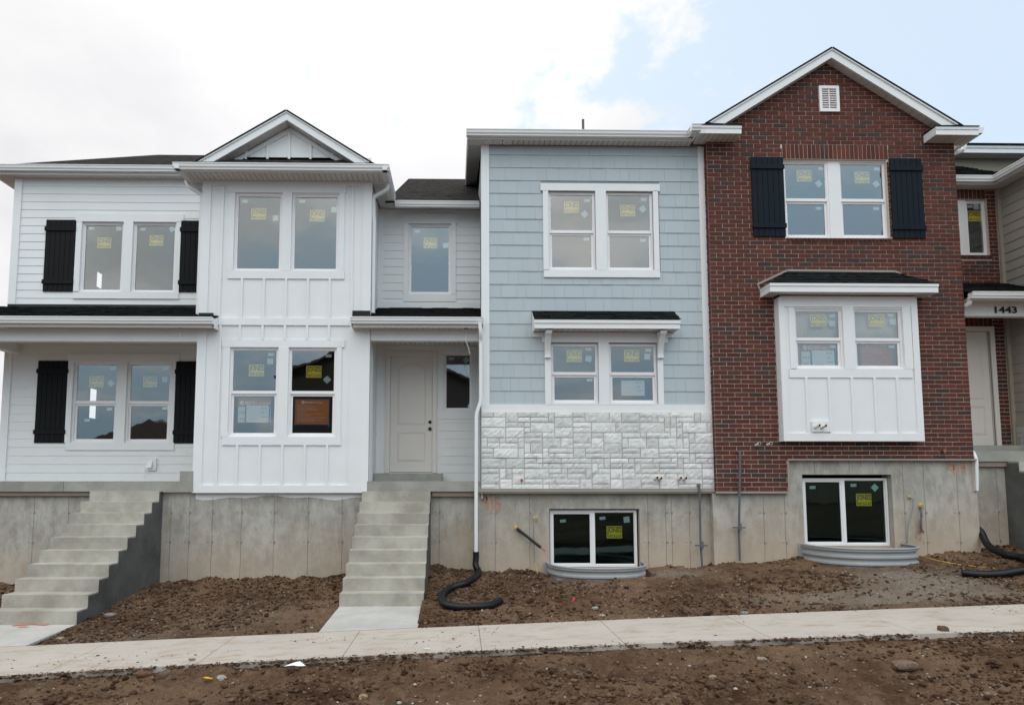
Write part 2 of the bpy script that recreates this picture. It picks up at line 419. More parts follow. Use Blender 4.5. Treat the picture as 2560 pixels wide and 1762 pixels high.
def arc_pts(*pts, n=5):                     # rounded polyline
    pts = [Vector(p) for p in pts]; out = [pts[0]]
    for i in range(1, len(pts)-1):
        a, b, c = pts[i-1], pts[i], pts[i+1]; d = min(.06, (a-b).length/2.1, (c-b).length/2.1)
        s, e = b+(a-b).normalized()*d, b+(c-b).normalized()*d
        for k in range(n+1):
            t = k/n; out.append(s.lerp(b, t).lerp(b.lerp(e, t), t))
    out.append(pts[-1]); return out
def downspout(parent, pts, r=.038, name='downspout'):
    mb = MB(); path = arc_pts(*pts); n = len(path); w, d = .034, .045
    loops = []
    up = Vector((0, 0, 1)); prev = None
    for i, p in enumerate(path):
        t = (path[min(i+1, n-1)]-path[max(i-1, 0)]).normalized()
        u = Vector((1, 0, 0)) if abs(t.x) < .9 else Vector((0, 0, 1))
        u = (u-t*u.dot(t)).normalized(); v = t.cross(u)
        c = .35
        loops.append([p+u*a*w+v*b*w*1.25 for a, b in ((1, 1-c), (1-c, 1), (-1+c, 1), (-1, 1-c), (-1, -1+c), (-1+c, -1), (1-c, -1), (1, -1+c))])
    for i in range(n-1):
        for k in range(8): mb.face((loops[i][k], loops[i][(k+1) % 8], loops[i+1][(k+1) % 8], loops[i+1][k]))
    mb.face(loops[0][::-1]); mb.face(loops[-1])
    return mb.build(name, 'white_metal', parent)

# text glyph meshes, normalised to a unit box -------------------------------------------------
_TX = {}
def text_mesh(s, bold=0.0):
    if (s, bold) in _TX: return _TX[(s, bold)]
    cu = bpy.data.curves.new('t', 'FONT'); cu.body = s; cu.offset = bold; cu.resolution_u = 3
    ob = bpy.data.objects.new('t', cu); COL.objects.link(ob)
    bpy.context.view_layer.update()
    me = ob.evaluated_get(bpy.context.evaluated_depsgraph_get()).to_mesh()
    v = np.array([tuple(q.co) for q in me.vertices]); f = [tuple(p.vertices) for p in me.polygons]
    ob.evaluated_get(bpy.context.evaluated_depsgraph_get()).to_mesh_clear()
    bpy.data.objects.remove(ob); bpy.data.curves.remove(cu)
    v = v[:, :2]; lo, hi = v.min(0), v.max(0); asp = (hi-lo)[0]/(hi-lo)[1]; v = (v-lo)/(hi-lo)
    _TX[(s, bold)] = (v, f, asp); return _TX[(s, bold)]
def put_text(mb, s, x0, x1, z0, z1, y, mi=0, bold=0.0, tf=None):
    v, f, _ = text_mesh(s, bold); b = len(mb.v)
    for a, c in v:
        p = (x0+a*(x1-x0), y, z0+c*(z1-z0)); mb.v.append(tf(p) if tf else p)
    for q in f:
        mb.f.append(tuple(b+i for i in q)); mb.mi.append(mi); mb.c.extend([(1, 1, 1)]*len(q))

def rot_tf(cx, cz, ang):
    ca, sa = math.cos(ang), math.sin(ang)
    return lambda p: (cx+(p[0]-cx)*ca-(p[2]-cz)*sa, p[1], cz+(p[0]-cx)*sa+(p[2]-cz)*ca)
def quadf(mb, x0, x1, z0, z1, y, mi, tf=None):
    q = [(x0, y, z0), (x1, y, z0), (x1, y, z1), (x0, y, z1)]
    mb.face([tf(p) if tf else p for p in q], mi)

def jones(parent, X, Z, Y, w=.31, ang=0):
    h = w*.79; mb = MB(); tf = rot_tf(X, Z, ang)
    quadf(mb, X-w/2, X+w/2, Z-h/2, Z+h/2, Y, 0, tf)
    quadf(mb, X-w*.46, X+w*.46, Z+h*.385, Z+h*.43, Y-.0015, 1, tf)
    put_text(mb, 'JONES', X-w*.465, X+w*.465, Z-h*.13, Z+h*.37, Y-.002, 1, .016, tf)
    put_text(mb, 'PAINT & GLASS', X-w*.455, X+w*.455, Z-h*.43, Z-h*.18, Y-.002, 1, .004, tf)
    return mb.build('sticker', ['yellow', 'ink'], parent)
def small_label(parent, X, Z, Y, w, h, ang=0):
    mb = MB(); quadf(mb, X-w/2, X+w/2, Z-h/2, Z+h/2, Y, 0, rot_tf(X, Z, ang)); return mb.build('paper_label', 'paper_blue', parent)

def window(parent, r, Y, kind='fixed', split=None, marks=(), recess=.025):
    """r = (px0, px1, py0, py1) of the frame's outer edge; Y = face of the casing around it. marks: (kind, px, py, angle)"""
    cy = (r[2]+r[3])/2; cx = (r[0]+r[1])/2
    x0, x1 = PX(r[0], cy, Y), PX(r[1], cy, Y); z1, z0 = PZ(cx, r[2], Y), PZ(cx, r[3], Y)
    fr = MB(); y0 = Y+recess; d = .075; w = .038
    fr.ring(x0, x1, z0, z1, w, y0, y0+d)
    panes = []
    if kind == 'fixed':
        fr.ring(x0+w, x1-w, z0+w, z1-w, .022, y0+.015, y0+d); w2 = w+.022
        panes.append((x0+w2, x1-w2, z0+w2, z1-w2, y0+.035))
    elif kind == 'hung':
        zs = PZ(cx, split, Y); w2 = w+.018
        fr.ring(x0+w, x1-w, zs, z1-w, .018, y0+.012, y0+.04)
        fr.box(x0+w+.001, x1-w-.001, y0+.006, y0+.045, zs-.028, zs+.03)
        fr.ring(x0+w, x1-w, z0+w, zs-.028, .042, y0+.035, y0+.065)
        panes.append((x0+w2, x1-w2, zs+.03, z1-w2, y0+.028)); panes.append((x0+w+.042, x1-w-.042, z0+w+.042, zs-.07, y0+.05))
    else:
        xs = PX(split, cy, Y)
        fr.box(xs-.03, xs+.03, y0+.004, y0+.06, z0+w, z1-w)
        fr.ring(x0+w, xs-.03, z0+w, z1-w, .03, y0+.012, y0+.04, wt=.035); fr.ring(xs+.03, x1-w, z0+w, z1-w, .012, y0+.03, y0+.06)
        panes.append((x0+w+.03, xs-.06, z0+w+.03, z1-w-.035, y0+.028)); panes.append((xs+.042, x1-w-.012, z0+w+.012, z1-w-.012, y0+.045))
    wo_ = fr.build('window', 'vinyl', parent)
    ORG[wo_.name] = ORG[parent.name]
    for a, b, c, e, y in panes:
        p = MB(); p.face(((a, y, c), (b, y, c), (b, y, e), (a, y, e))); p.build('pane', 'dark_glass' if kind == 'slider' else 'glass', wo_)
    for mk in marks:
        k, px, py = mk[:3]; ang = mk[3] if len(mk) > 3 else 0
        X, Z = P(px, py, Y+.06); yy = y0+.062 if kind != 'fixed' else y0+.045
        if k == 'j': jones(wo_, X, Z, yy, .30, ang)
        elif k == 'r': small_label(wo_, X, Z, yy, .115, .058, ang)
        elif k == 's': small_label(wo_, X, Z, yy, .115, .115, ang)
    return (x0, x1, z0, z1), wo_

def shutter(parent, r, Y, mat, n=6):
    cy = (r[2]+r[3])/2; cx = (r[0]+r[1])/2
    x0, x1 = PX(r[0], cy, Y), PX(r[1], cy, Y); z1, z0 = PZ(cx, r[2], Y), PZ(cx, r[3], Y)
    mb = MB(); w = (x1-x0)/n
    for i in range(n): mb.box(x0+i*w+.004, x0+(i+1)*w-.004, Y-.03, Y-.008, z0, z1)
    mb.box(x0+.01, x1-.01, Y-.012, Y-.002, z0+.01, z1-.01)
    h = (z1-z0); 
    for zc in (z1-h*.128, z0+h*.132): mb.box(x0-.012, x1+.008, Y-.055, Y-.029, zc-.045, zc+.045)
    return mb.build('shutter', mat, parent)

def casing(mb, rects, Y, proud=.022):
    """boards given as pixel rects"""
    for i, (a, b, c, d) in enumerate(rects):
        cy = (c+d)/2; cx = (a+b)/2
        mb.box(PX(a, cy, Y), PX(b, cy, Y), Y-proud-.002*(i % 3), Y, PZ(cx, d, Y), PZ(cx, c, Y), skip='k')

def hollow(mb, X0, X1, Y0, Y1, Z0, Z1, hole=None, left=()):   # a room seen from inside, open to the front
    side_grid(mb, X0, Y0, Y1, Z0, Z1, left); mb.face(((X1, Y0, Z0), (X1, Y0, Z1), (X1, Y1, Z1), (X1, Y1, Z0)))
    mb.face(((X0, Y0, Z0), (X1, Y0, Z0), (X1, Y1, Z0), (X0, Y1, Z0))); mb.face(((X0, Y0, Z1), (X0, Y1, Z1), (X1, Y1, Z1), (X1, Y0, Z1)))
    ops = hole or []
    xs = sorted({X0, X1, *[v for o in ops for v in o[:2]]}); zs = sorted({Z0, Z1, *[v for o in ops for v in o[2:4]]})
    for i in range(len(xs)-1):
        for k in range(len(zs)-1):
            cx, cz = (xs[i]+xs[i+1])/2, (zs[k]+zs[k+1])/2
            if any(o[0] < cx < o[1] and o[2] < cz < o[3] for o in ops): continue
            mb.face(((xs[i], Y1, zs[k]), (xs[i+1], Y1, zs[k]), (xs[i+1], Y1, zs[k+1]), (xs[i], Y1, zs[k+1])))

def side_grid(mb, X, Y0, Y1, Z0, Z1, ops):
    ys_, zs_ = sorted({Y0, Y1, *[v for o in ops for v in o[:2]]}), sorted({Z0, Z1, *[v for o in ops for v in o[2:4]]})
    for i in range(len(ys_)-1):
        for k in range(len(zs_)-1):
            cy, cz = (ys_[i]+ys_[i+1])/2, (zs_[k]+zs_[k+1])/2
            if not any(o[0] < cy < o[1] and o[2] < cz < o[3] for o in ops): mb.face(((X, ys_[i], zs_[k]), (X, ys_[i+1], zs_[k]), (X, ys_[i+1], zs_[k+1]), (X, ys_[i], zs_[k+1])))
def pr(r, Y, g=.0):                     # pixel rect -> world rect
    cy = (r[2]+r[3])/2; cx = (r[0]+r[1])/2
    return (PX(r[0], cy, Y)+g, PX(r[1], cy, Y)-g, PZ(cx, r[3], Y)+g, PZ(cx, r[2], Y)-g)

# ================================================================== the terrace
YB, YW, YG, YR, YRB, YQ = 12.9, 14.2, 12.75, 12.58, 12.42, 13.7
XLW = PX(22, 770, YW); XL = PX(497, 840, YB); XR = PX(923, 830, YB)
XG0 = PX(1206, 700, YG); XG1 = PX(1762, 800, YG)
XR0 = PX(1779, 800, YR); XR1 = PX(2413, 790, YR)
ZSL, ZSB = -.02, -.215                                      # porch slab top and underside

def board(mb, r, Y, proud=.02, dy=None, mi=0):
    x0, x1, z0, z1 = pr(r, Y); mb.box(x0, x1, Y-proud, Y+.002 if dy is None else Y+dy, z0, z1, mi)
def poly_px(mb, pts, Y, depth, mi=0):
    q = [(PX(a, b, Y), Y, PZ(a, b, Y)) for a, b in pts]; mb.prism(q, (0, depth, 0), mi)
def batten(mb, px, py0, py1, Y, w=.044, proud=.027):
    x = PX(px, (py0+py1)/2, Y); mb.box(x-w/2, x+w/2, Y-proud, Y, PZ(px, py1, Y), PZ(px, py0, Y), skip='k')
def roof_plane(mb, A, B, C_, D, th=.035, mi=0):             # eave A,B  ridge C,D ; slab with thickness
    A, B, C_, D = map(Vector, (A, B, C_, D)); n = (B-A).cross(D-A).normalized()
    if n.z < 0: n = -n
    mb.prism([A, B, C_, D], n*th, mi)
def shingle_courses(mb, x0, x1, y0, z0, y1, z1, th=.012, expo=.14, seed=1):
    """front-facing slope made of overlapping tabbed courses"""
    rn = random.Random(seed); L = math.hypot(y1-y0, z1-z0); n = max(1, int(round(L/expo))); ty, tz = (y1-y0)/L, (z1-z0)/L; ny, nz = -tz, ty
    for i in range(n):
        a, b = L*i/n, L*(i+1)/n+.01; x = x0
        while x < x1-1e-4:
            w = rn.uniform(.12, .30); xe = min(x+w, x1); t = th*rn.choice((1, 1, 1.9))
            p = [(x, y0+ty*a, z0+tz*a), (xe, y0+ty*a, z0+tz*a), (xe, y0+ty*a+ny*t, z0+tz*a+nz*t), (x, y0+ty*a+ny*t, z0+tz*a+nz*t)]
            mb.face(p); q = [p[3], p[2], (xe, y0+ty*b, z0+tz*b), (x, y0+ty*b, z0+tz*b)]; mb.face(q)
            mb.face((p[1], q[2], p[2])); mb.face((p[0], p[3], q[3])); x = xe

def gable(parent, TL, TA, TR, IL, IA, IR, Yf, Yw, Yb, smat='soffit', roofname='gable_roof'):
    w = lambda p: (PX(p[0], p[1], Yf), PZ(p[0], p[1], Yf))
    tl, ta, tr, il, ia, ir = map(w, (TL, TA, TR, IL, IA, IR))
    rb = MB()
    for a, b, c, d in ((tl, ta, ia, il), (ta, tr, ir, ia)):
        rb.prism([(a[0], Yf, a[1]), (b[0], Yf, b[1]), (c[0], Yf, c[1]), (d[0], Yf, d[1])], (0, .035, 0))
        k = .30                                              # raised upper band of the rake
        e = (b[0]+(c[0]-b[0])*k, b[1]+(c[1]-b[1])*k); f = (a[0]+(d[0]-a[0])*k, a[1]+(d[1]-a[1])*k)
        rb.prism([(a[0], Yf-.022, a[1]), (b[0], Yf-.022, b[1]), (e[0], Yf-.022, e[1]), (f[0], Yf-.022, f[1])], (0, .02, 0))
    rb.build('rake_board', 'white_board', parent)
    sf = MB()
    for a, b in ((il, ia), (ir, ia)):
        L = math.hypot(b[0]-a[0], b[1]-a[1]); n = int(L/.15); ux, uz = (b[0]-a[0])/L, (b[1]-a[1])/L
        nx, nz = (-uz, ux) if ux > 0 else (uz, -ux)
        for i in range(n+1):
            s, e = i*.15, min((i+1)*.15-.014, L)
            if e <= s: continue
            q = [(a[0]+ux*s, a[1]+uz*s), (a[0]+ux*e, a[1]+uz*e)]
            sf.prism([(q[0][0], Yf+.035, q[0][1]), (q[1][0], Yf+.035, q[1][1]), (q[1][0]+nx*.01, Yf+.035, q[1][1]+nz*.01), (q[0][0]+nx*.01, Yf+.035, q[0][1]+nz*.01)], (0, Yw-Yf-.035, 0))
        sf.prism([(a[0], Yf+.035, a[1]+.015), (b[0], Yf+.035, b[1]+.015), (b[0], Yf+.035, b[1]+.03), (a[0], Yf+.035, a[1]+.03)], (0, Yw-Yf, 0))
    sf.build('rake_soffit', smat, parent)
    rf = MB()
    for a, b in ((tl, ta), (tr, ta)):
        roof_plane(rf, (a[0], Yf-.03, a[1]-.04), (a[0], Yb, a[1]-.04), (b[0], Yb, b[1]-.04), (b[0], Yf-.03, b[1]-.04), .03)
    rf.build(roofname, 'shingle', parent)
    return tl, ta, tr

# ------------------------------------------------------------------ white townhouse
WH = thing('townhouse', 'white townhouse with board-and-batten bay, charcoal shutters and two porches', 'house', (XL, YB, -.2), 'attached townhouses of the terrace')
# windows first, so the wall openings follow them
r_lu1, r_lu2 = (202.4, 308, 555.5, 730), (330.8, 439.8, 556, 731)
r_ll1, r_ll2 = (181, 293, 904, 1106), (315.8, 426.3, 904.5, 1106.5)
window(WH, r_lu1, YW, 'fixed', marks=(('j', 260, 607), ('r', 228.5, 571), ('s', 296.5, 570, .12)))
window(WH, r_lu2, YW, 'fixed', marks=(('j', 390.5, 601), ('r', 357.5, 573), ('s', 430, 572, .5)))
window(WH, r_ll1, YW, 'hung', 1005, marks=(('j', 239.5, 953.5), ('r', 281, 921, .1), ('s', 275.6, 957.5, .78), ('r', 272, 1022, .05), ('r', 216, 1050)))
window(WH, r_ll2, YW, 'hung', 1005.5, marks=(('j', 374, 953.5), ('r', 411, 921, .15), ('s', 410.5, 948), ('r', 411, 1020)))
r_bu1, r_bu2 = (585.6, 705, 482.6, 677.5), (728.4, 847.5, 484.5, 678)
r_bl1, r_bl2 = (572.4, 694.9, 868.3, 1091.6), (720, 840.7, 869, 1092)
window(WH, r_bu1, YB, 'fixed', marks=(('j', 646.5, 534.5), ('r', 612, 503), ('s', 688.6, 545, .02)))
window(WH, r_bu2, YB, 'fixed', marks=(('j', 793, 539, -.02), ('r', 755.5, 503), ('s', 835, 524, -.1)))
window(WH, r_bl1, YB, 'hung', 980, marks=(('j', 640, 925), ('r', 676.5, 885.3, -.03), ('s', 674.3, 902, .04)))
window(WH, r_bl2, YB, 'hung', 980.5, marks=(('j', 783.8, 928.5), ('r', 820.8, 888.8), ('s', 817, 948.4, .75)))
r_eu, r_es = (1021.5, 1128, 559.7, 735.3), (1109, 1181, 880.6, 1026)
window(WH, r_eu, YW, 'fixed', marks=(('j', 1076, 607), ('r', 1043, 578), ('s', 1114, 613.5, .02)))
window(WH, r_es, YW, 'fixed', marks=(('r', 1128.6, 896.6, .02), ('s', 1165, 899.6, .78)))
OPW = {k: pr(v, YW, .006) for k, v in dict(lu1=r_lu1, lu2=r_lu2, ll1=r_ll1, ll2=r_ll2, eu=r_eu, es=r_es).items()}
OPB = {k: pr(v, YB, .006) for k, v in dict(a=r_bu1, b=r_bu2, c=r_bl1, d=r_bl2).items()}
r_door = (975, 1081, 890, 1181.5); opd = pr(r_door, YW)
zLs = PZ(300, 449, YW); zBs = PZ(720, 454, YB); zEs = zBs-.012
zFb = PZ(700, 1231.5, YB)
wl = MB(); we = MB()
left_ops = [OPW[k] for k in ('lu1', 'lu2', 'll1', 'll2')]
wall_grid(wl, XLW, XL+.3, ZSB, zLs+.2, YW, left_ops)
lap(wl, XLW, XL+.1, ZSL, zLs, YW, .1785, left_ops, joints=.75)
ent_ops = [OPW['eu'], OPW['es'], opd]
wall_grid(we, XR-.2, XG0+.05, ZSB, zEs+.2, YW, ent_ops)
zpe = PZ(1080, 768, YW)
lap(we, XR, XG0, zpe-.35, zEs, YW, .1785, ent_ops, joints=.0)
xs0, xs1, sz0, sz1 = pr((1101.8, 1192, 1047.5, 1201), YW)
lap(we, xs0, XG0+.02, ZSL, sz1, YW, .1785, (), joints=.0)
def at_x(px, py, X): d = ray(px, py); return d.y*X/d.x, d.z*X/d.x
_a, _b = at_x(234, 674, XLW), at_x(253, 727, XLW); _c, _d = at_x(217, 968, XLW), at_x(238, 1048, XLW)
SIDE = [(min(_a[0], _b[0]), max(_a[0], _b[0]), min(_a[1], _b[1]), max(_a[1], _b[1])), (min(_c[0], _d[0]), max(_c[0], _d[0]), min(_c[1], _d[1]), max(_c[1], _d[1]))]
side_grid(wl, XLW, YW, 21, -2.4, zLs+.1, SIDE)
wl.build('lap_siding', 'white_siding', WH); we.build('lap_siding', 'white_siding', WH)
bw = MB()
wall_grid(bw, XL, XR, zFb, zBs+.5, YB, list(OPB.values()))
for x, sgn in ((XL, -1), (XR, 1)):
    q = ((x, YB, zFb), (x, YW, zFb), (x, YW, zBs+.4), (x, YB, zBs+.4)); bw.face(q if sgn < 0 else q[::-1])
# inner end wall of the porch: narrow lap reveals on the bay's side
for k in range(4): bw.box(XR, XR+.014+.004*k, YB+.14+k*.1, YB+.2+k*.1, ZSL, 5.6)
bw.build('board_wall', 'white_board', WH)
tr = MB()      # trim and battens of the bay
xa, xb = XL, XR
for z0, z1 in ((zFb, zBs),):
    tr.box(xa-.02, xa+.155, YB-.024, YB, z0, z1, skip='k'); tr.box(xb-.155, xb+.02, YB-.024, YB, z0, z1, skip='k')
tr.box(xb-.34, xb+.02, YB-.026, YB, ZSL-.15, PZ(1000, 822, YB)); tr.box(XL-.02, XL, YB, YB+.12, zFb, zBs); tr.box(XR, XR+.02, YB, YB+.12, zFb, zBs)
board(tr, (500, 925, 1212.5, 1231.4), YB, .03); board(tr, (500, 926, 796, 813.6), YB, .028)
board(tr, (508, 930, 453, 466), YB, .021)
for px in (604.5, 659.8, 714.8, 769.7, 824.2): batten(tr, px, 697, 797, YB)
for px in (600.4, 657, 712.8, 768, 822.8): batten(tr, px, 813.6, 850, YB)
for px in (592.5, 649, 705.5, 761.5, 817.5): batten(tr, px, 1112, 1213, YB)
for px, a, b in ((555.5, 466, 700), (549, 700, 797), (546.5, 813.6, 1213), (881, 466, 700), (880, 700, 797), (876, 813.6, 1213)): batten(tr, px, a, b, YB)
casing(tr, [(571, 866, 462, 482.6), (571, 585.8, 482.6, 677), (705, 728.6, 482.6, 678), (847.3, 861, 484, 678), (569, 861, 677.5, 697.6)], YB)
casing(tr, [(556, 862, 849.7, 868.4), (556, 572.6, 868.4, 1092), (694.7, 720.2, 868.4, 1092), (840.5, 853, 868.4, 1092), (556, 853, 1091.6, 1112.5)], YB)
tr.build('bay_trim', 'white_board', WH)
ct = MB()
casing(ct, [(189, 460.5, 536, 555.6), (189, 202.6, 555.6, 731), (307.8, 331, 555.6, 731), (439.6, 451, 555.6, 731), (184, 448, 730, 747.5)], YW, .03)
casing(ct, [(171, 449, 884.6, 904.2), (168, 181.3, 904, 1106), (292.8, 316, 904, 1106), (426, 437.5, 904, 1106), (165, 436, 1106, 1125)], YW, .03)
ct.box(XLW-.01, XLW+.15, YW-.035, YW, ZSL, zLs); ct.box(XLW-.012, XLW, YW, YW+.14, ZSL, zLs); ct.box(XLW, XL, YW-.024, YW, zLs-.03, zLs); ct.build('window_trim', 'white_board', WH); ct = MB()
casing(ct, [(1005.5, 1144, 534.5, 560), (1008.5, 1021.8, 560, 735.5), (1127.8, 1139.8, 560, 735.5), (1008.5, 1139.8, 735.3, 754.5)], YW, .03)
ct.box(XR, XR+.11, YW-.025, YW, ZSL, zEs); ct.box(XR, XG0, YW-.02, YW, PZ(1080, 754, YW)-.22, PZ(1080, 754, YW)-.01)
# entry: flat panels round door and sidelight
casing(ct, [(1101.8, 1200, 1030, 1047.5)], YW, .02)
zc = PZ(1080, 863, YW)
ct.box(XR, XG0, YW-.016, YW, zc, zc+.3)
ct.build('window_trim', 'white_board', WH)
for r, b in (((112.8, 188, 550.8, 729.3), 0), ((451, 526, 553, 731), 0), ((92, 168.6, 902, 1107), 0), ((438.2, 514, 903.5, 1108), 0)):
    shutter(WH, r, YW, 'shutter_white')
# entrance door
def entry_door(parent, x0, x1, z0, z1, Y, cas=.095, knobs=True):
    fr = MB(); fr.box(x0-cas, x0-.006, Y-.03, Y+.02, z0, z1+cas*.95); fr.box(x1+.006, x1+cas, Y-.03, Y+.02, z0, z1+cas*.95); fr.box(x0-.006, x1+.006, Y-.03, Y+.02, z1+.006, z1+cas*.95)
    for a, b, c, d in ((x0-.04, x0-.006, z0, z1+.03), (x1+.006, x1+.04, z0, z1+.03)): fr.box(a, b, Y-.001, Y+.10, c, d)
    fr.box(x0, x1, Y+.002, Y+.1, z1+.008, z1+.04)
    d = MB(); yf = Y+.055; w = x1-x0; h = z1-z0
    d.box(x0+.004, x1-.004, yf, yf+.045, z0+.02, z1-.004)
    def mould(pts):
        for k, (o, pr_) in enumerate(((0, .004), (.012, .009), (.03, .005))):
            n = len(pts); cx = sum(p[0] for p in pts)/n; cz = sum(p[1] for p in pts)/n
            ins = [(p[0]+(-o if p[0] > cx else o), p[1]+(-o if p[1] > cz else o)) for p in pts]
            d.tube([(a, yf-.0005, b) for a, b in ins+[ins[0], ins[1]]], .0055, 6)
    a, b = x0+w*.175, x1-w*.165
    arch = [(a+(b-a)*t, z0+h*.895+h*.045*(1-(2*t-1)**2)) for t in [i/10 for i in range(11)]]
    mould([(a, z0+h*.41), *arch, (b, z0+h*.41)])
    mould([(a, z0+h*.10), (a, z0+h*.345), (b, z0+h*.345), (b, z0+h*.10)])
    fr.build('door_frame', 'door', parent)
    do = d.build('door', 'door', parent); ORG[do.name] = ORG[parent.name]
    sw = MB(); sw.box(x0, x1, Y+.045, Y+.1, z0-.005, z0+.018); sw.build('threshold', 'conduit', do)
    if knobs:
        for f, nm in ((.375, 'door_knob'), (.433, 'deadbolt')):
            k = MB(); c = (x1-.055, z0+h*f); pts = [(c[0], yf-.001, c[1]), (c[0], yf-.012, c[1]), (c[0], yf-.013, c[1])]
            k.tube(pts, .036, 16); r_ = [.018, .018, .030, .033, .026, .008] if nm == 'door_knob' else [.03, .03, .028, .02, .01, .004]
            ys = [-.012, -.03, -.04, -.052, -.064, -.068] if nm == 'door_knob' else [-.012, -.016, -.022, -.026, -.028, -.03]
            k.tube([(c[0], yf+y, c[1]) for y in ys], lambda i: r_[i], 16); k.build(nm, 'black_metal', do, smooth=False)
entry_door(WH, *opd, YW)
# porch slabs, beams, ceilings
sb = MB(); zt = PZ(158.7, 1201, 12.86); xj = PX(158.7, 1212, 12.86)
sb.box(-12.5, xj-.004, 12.86, YW, ZSB, ZSL); sb.box(xj+.004, XL-.001, 12.86, YW, ZSB, ZSL); sb.box(-12.4, XL-.01, 12.88, YW-.01, ZSB+.004, ZSL-.012)
xs_ = PX(451, 1188, 12.9); sb.box(xs_, XL-.002, 12.87, YW-.02, ZSL, PZ(470, 1177.5, 12.87))
sb.build('porch_slab', 'slab', WH, bevel=.006)
sb = MB(); sb.box(XR+.002, XG0+.0, 12.86, YW, ZSB, ZSL); sb.build('porch_slab', 'slab', WH, bevel=.006)
st = MB(); st.box(PX(941, 1190, YW), PX(1105, 1190, 13.8), 13.78, YW-.001, ZSL, PZ(1020, 1182.6, 13.78)); st.build('door_step', 'slab', WH, bevel=.006)
ld = MB(); ld.box(-12.4, PX(226, 1232, 12.9), 12.9, 12.97, PZ(100, 1239, 12.9), ZSB-.002); ld.build('ledger_board', 'wood', WH); ld = MB()
ld.box(PX(1079, 1232, 12.9), XG0-.06, 12.9, 12.97, PZ(1120, 1240, 12.9), ZSB-.002); ld.build('ledger_board', 'wood', WH)
zbt, zbb = PZ(700, 823, YB), PZ(250, 852.8, YB)
bm = MB(); bm.box(-12.5, XL-.021, YB+.002, YB+.15, zbb, zbt); bm.box(XR+.021, XG0, YB+.002, YB+.15, PZ(1060, 851.5, YB), zbt)
bm.box(PX(24, 886, YW), PX(47, 886, YW), YB+.15, YW, zbb, zbt); bm.build('porch_beam', 'white_board', WH)
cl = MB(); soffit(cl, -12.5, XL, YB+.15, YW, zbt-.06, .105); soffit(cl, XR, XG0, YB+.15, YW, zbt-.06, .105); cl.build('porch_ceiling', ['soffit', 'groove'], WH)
# porch roofs
def porch_roof(parent, x0, x1, gy, wally, gx, Yw, name='porch_roof', seed=1, Yfas=12.63, ends=True, xs1=None):
    zg = PZ(gx, gy, Yfas-.125); zw = PZ(gx, wally, Yw); zs = zbt if parent is WH else PZ(gx, 757, YB)
    zs_f = PZ(gx, gy+26.5, Yfas)
    rf = MB(); roof_plane(rf, (x0+.01, Yfas-.06, zg-.03), (x1-.01, Yfas-.06, zg-.03), (x1-.01, Yw, zw-.03), (x0+.01, Yw, zw-.03), .02)
    shingle_courses(rf, x0, x1, Yfas-.07, zg-.012, Yw, zw-.012, seed=seed); rf.build(name, 'shingle', parent)
    g = MB(); gutter(g, (x0-.01, Yfas, zg), (x1+.01, Yfas, zg), (0, -1, 0)); g.build('gutter', 'white_metal', parent)
    f = MB(); f.box(x0, x1, Yfas, Yfas+.025, zs_f, zg-.01)
    if ends:
        for x in (x0, x1-.02): f.prism([(x, Yfas, zs_f), (x, Yfas, zg-.01), (x, Yfas+.3, zg+.1), (x, Yfas+.3, zs_f)], (.02, 0, 0))
    f.build('fascia', 'white_metal', parent)
    so_ = MB(); soffit(so_, x0, x1, Yfas+.025, YB-.002, zs, .105); so_.build('soffit', ['soffit', 'groove'], parent)
    return zg, zw
xe = PX(534, 805, 12.63)
porch_roof(WH, -12.6, xe, 791, 766, 250, YW, seed=3)
xs2, xe2 = PX(879, 805, 12.63), PX(1207, 805, 12.63)
porch_roof(WH, xs2, xe2, 792, 768.5, 1050, YW, seed=4)
fl = MB()     # dark step flashing where the porch roofs meet the walls
a = PZ(520, 783, YB-.02); fl.box(XL+.0, PX(535.5, 785, YB), YB-.05, YB-.03, a-.12, a); fl.box(XLW, XL-.1, YW-.05, YW-.028, PZ(250, 768, YW)-.1, PZ(250, 762.5, YW))
a = PZ(900, 777.4, YB-.02); fl.box(PX(882, 780, YB), XR+.02, YB-.05, YB-.03, a-.12, a)
fl.build('roof_flashing', 'black_metal', WH)
# main eaves
YLf = 13.97; zgl = PZ(220, 411.4, YLf-.125); zfl = PZ(220, 437, YLf)
xl0 = XLW-.40; xbl = PX(453, 429, 12.5); xbr = PX(957.5, 429, 12.5)
g = MB(); gutter(g, (xl0-.1, YLf, zgl), (xbl-.0, YLf, zgl), (0, -1, 0)); gutter(g, (xl0, YLf-.1, zgl), (xl0, 19, zgl), (-1, 0, 0))
g.build('gutter', 'white_metal', WH)
f = MB(); f.box(xl0, XL, YLf, YLf+.025, zfl, zgl-.01); f.box(xl0, xl0+.025, YLf+.025, 19, zfl, zgl-.01); f.build('fascia', 'white_metal', WH)
s_ = MB(); soffit(s_, xl0+.025, XL, YLf+.025, YW-.03, zLs, .105); soffit(s_, xl0+.025, XLW-.012, YW-.03, 19, zLs, .105, 'x'); s_.build('soffit', ['soffit', 'groove'], WH)
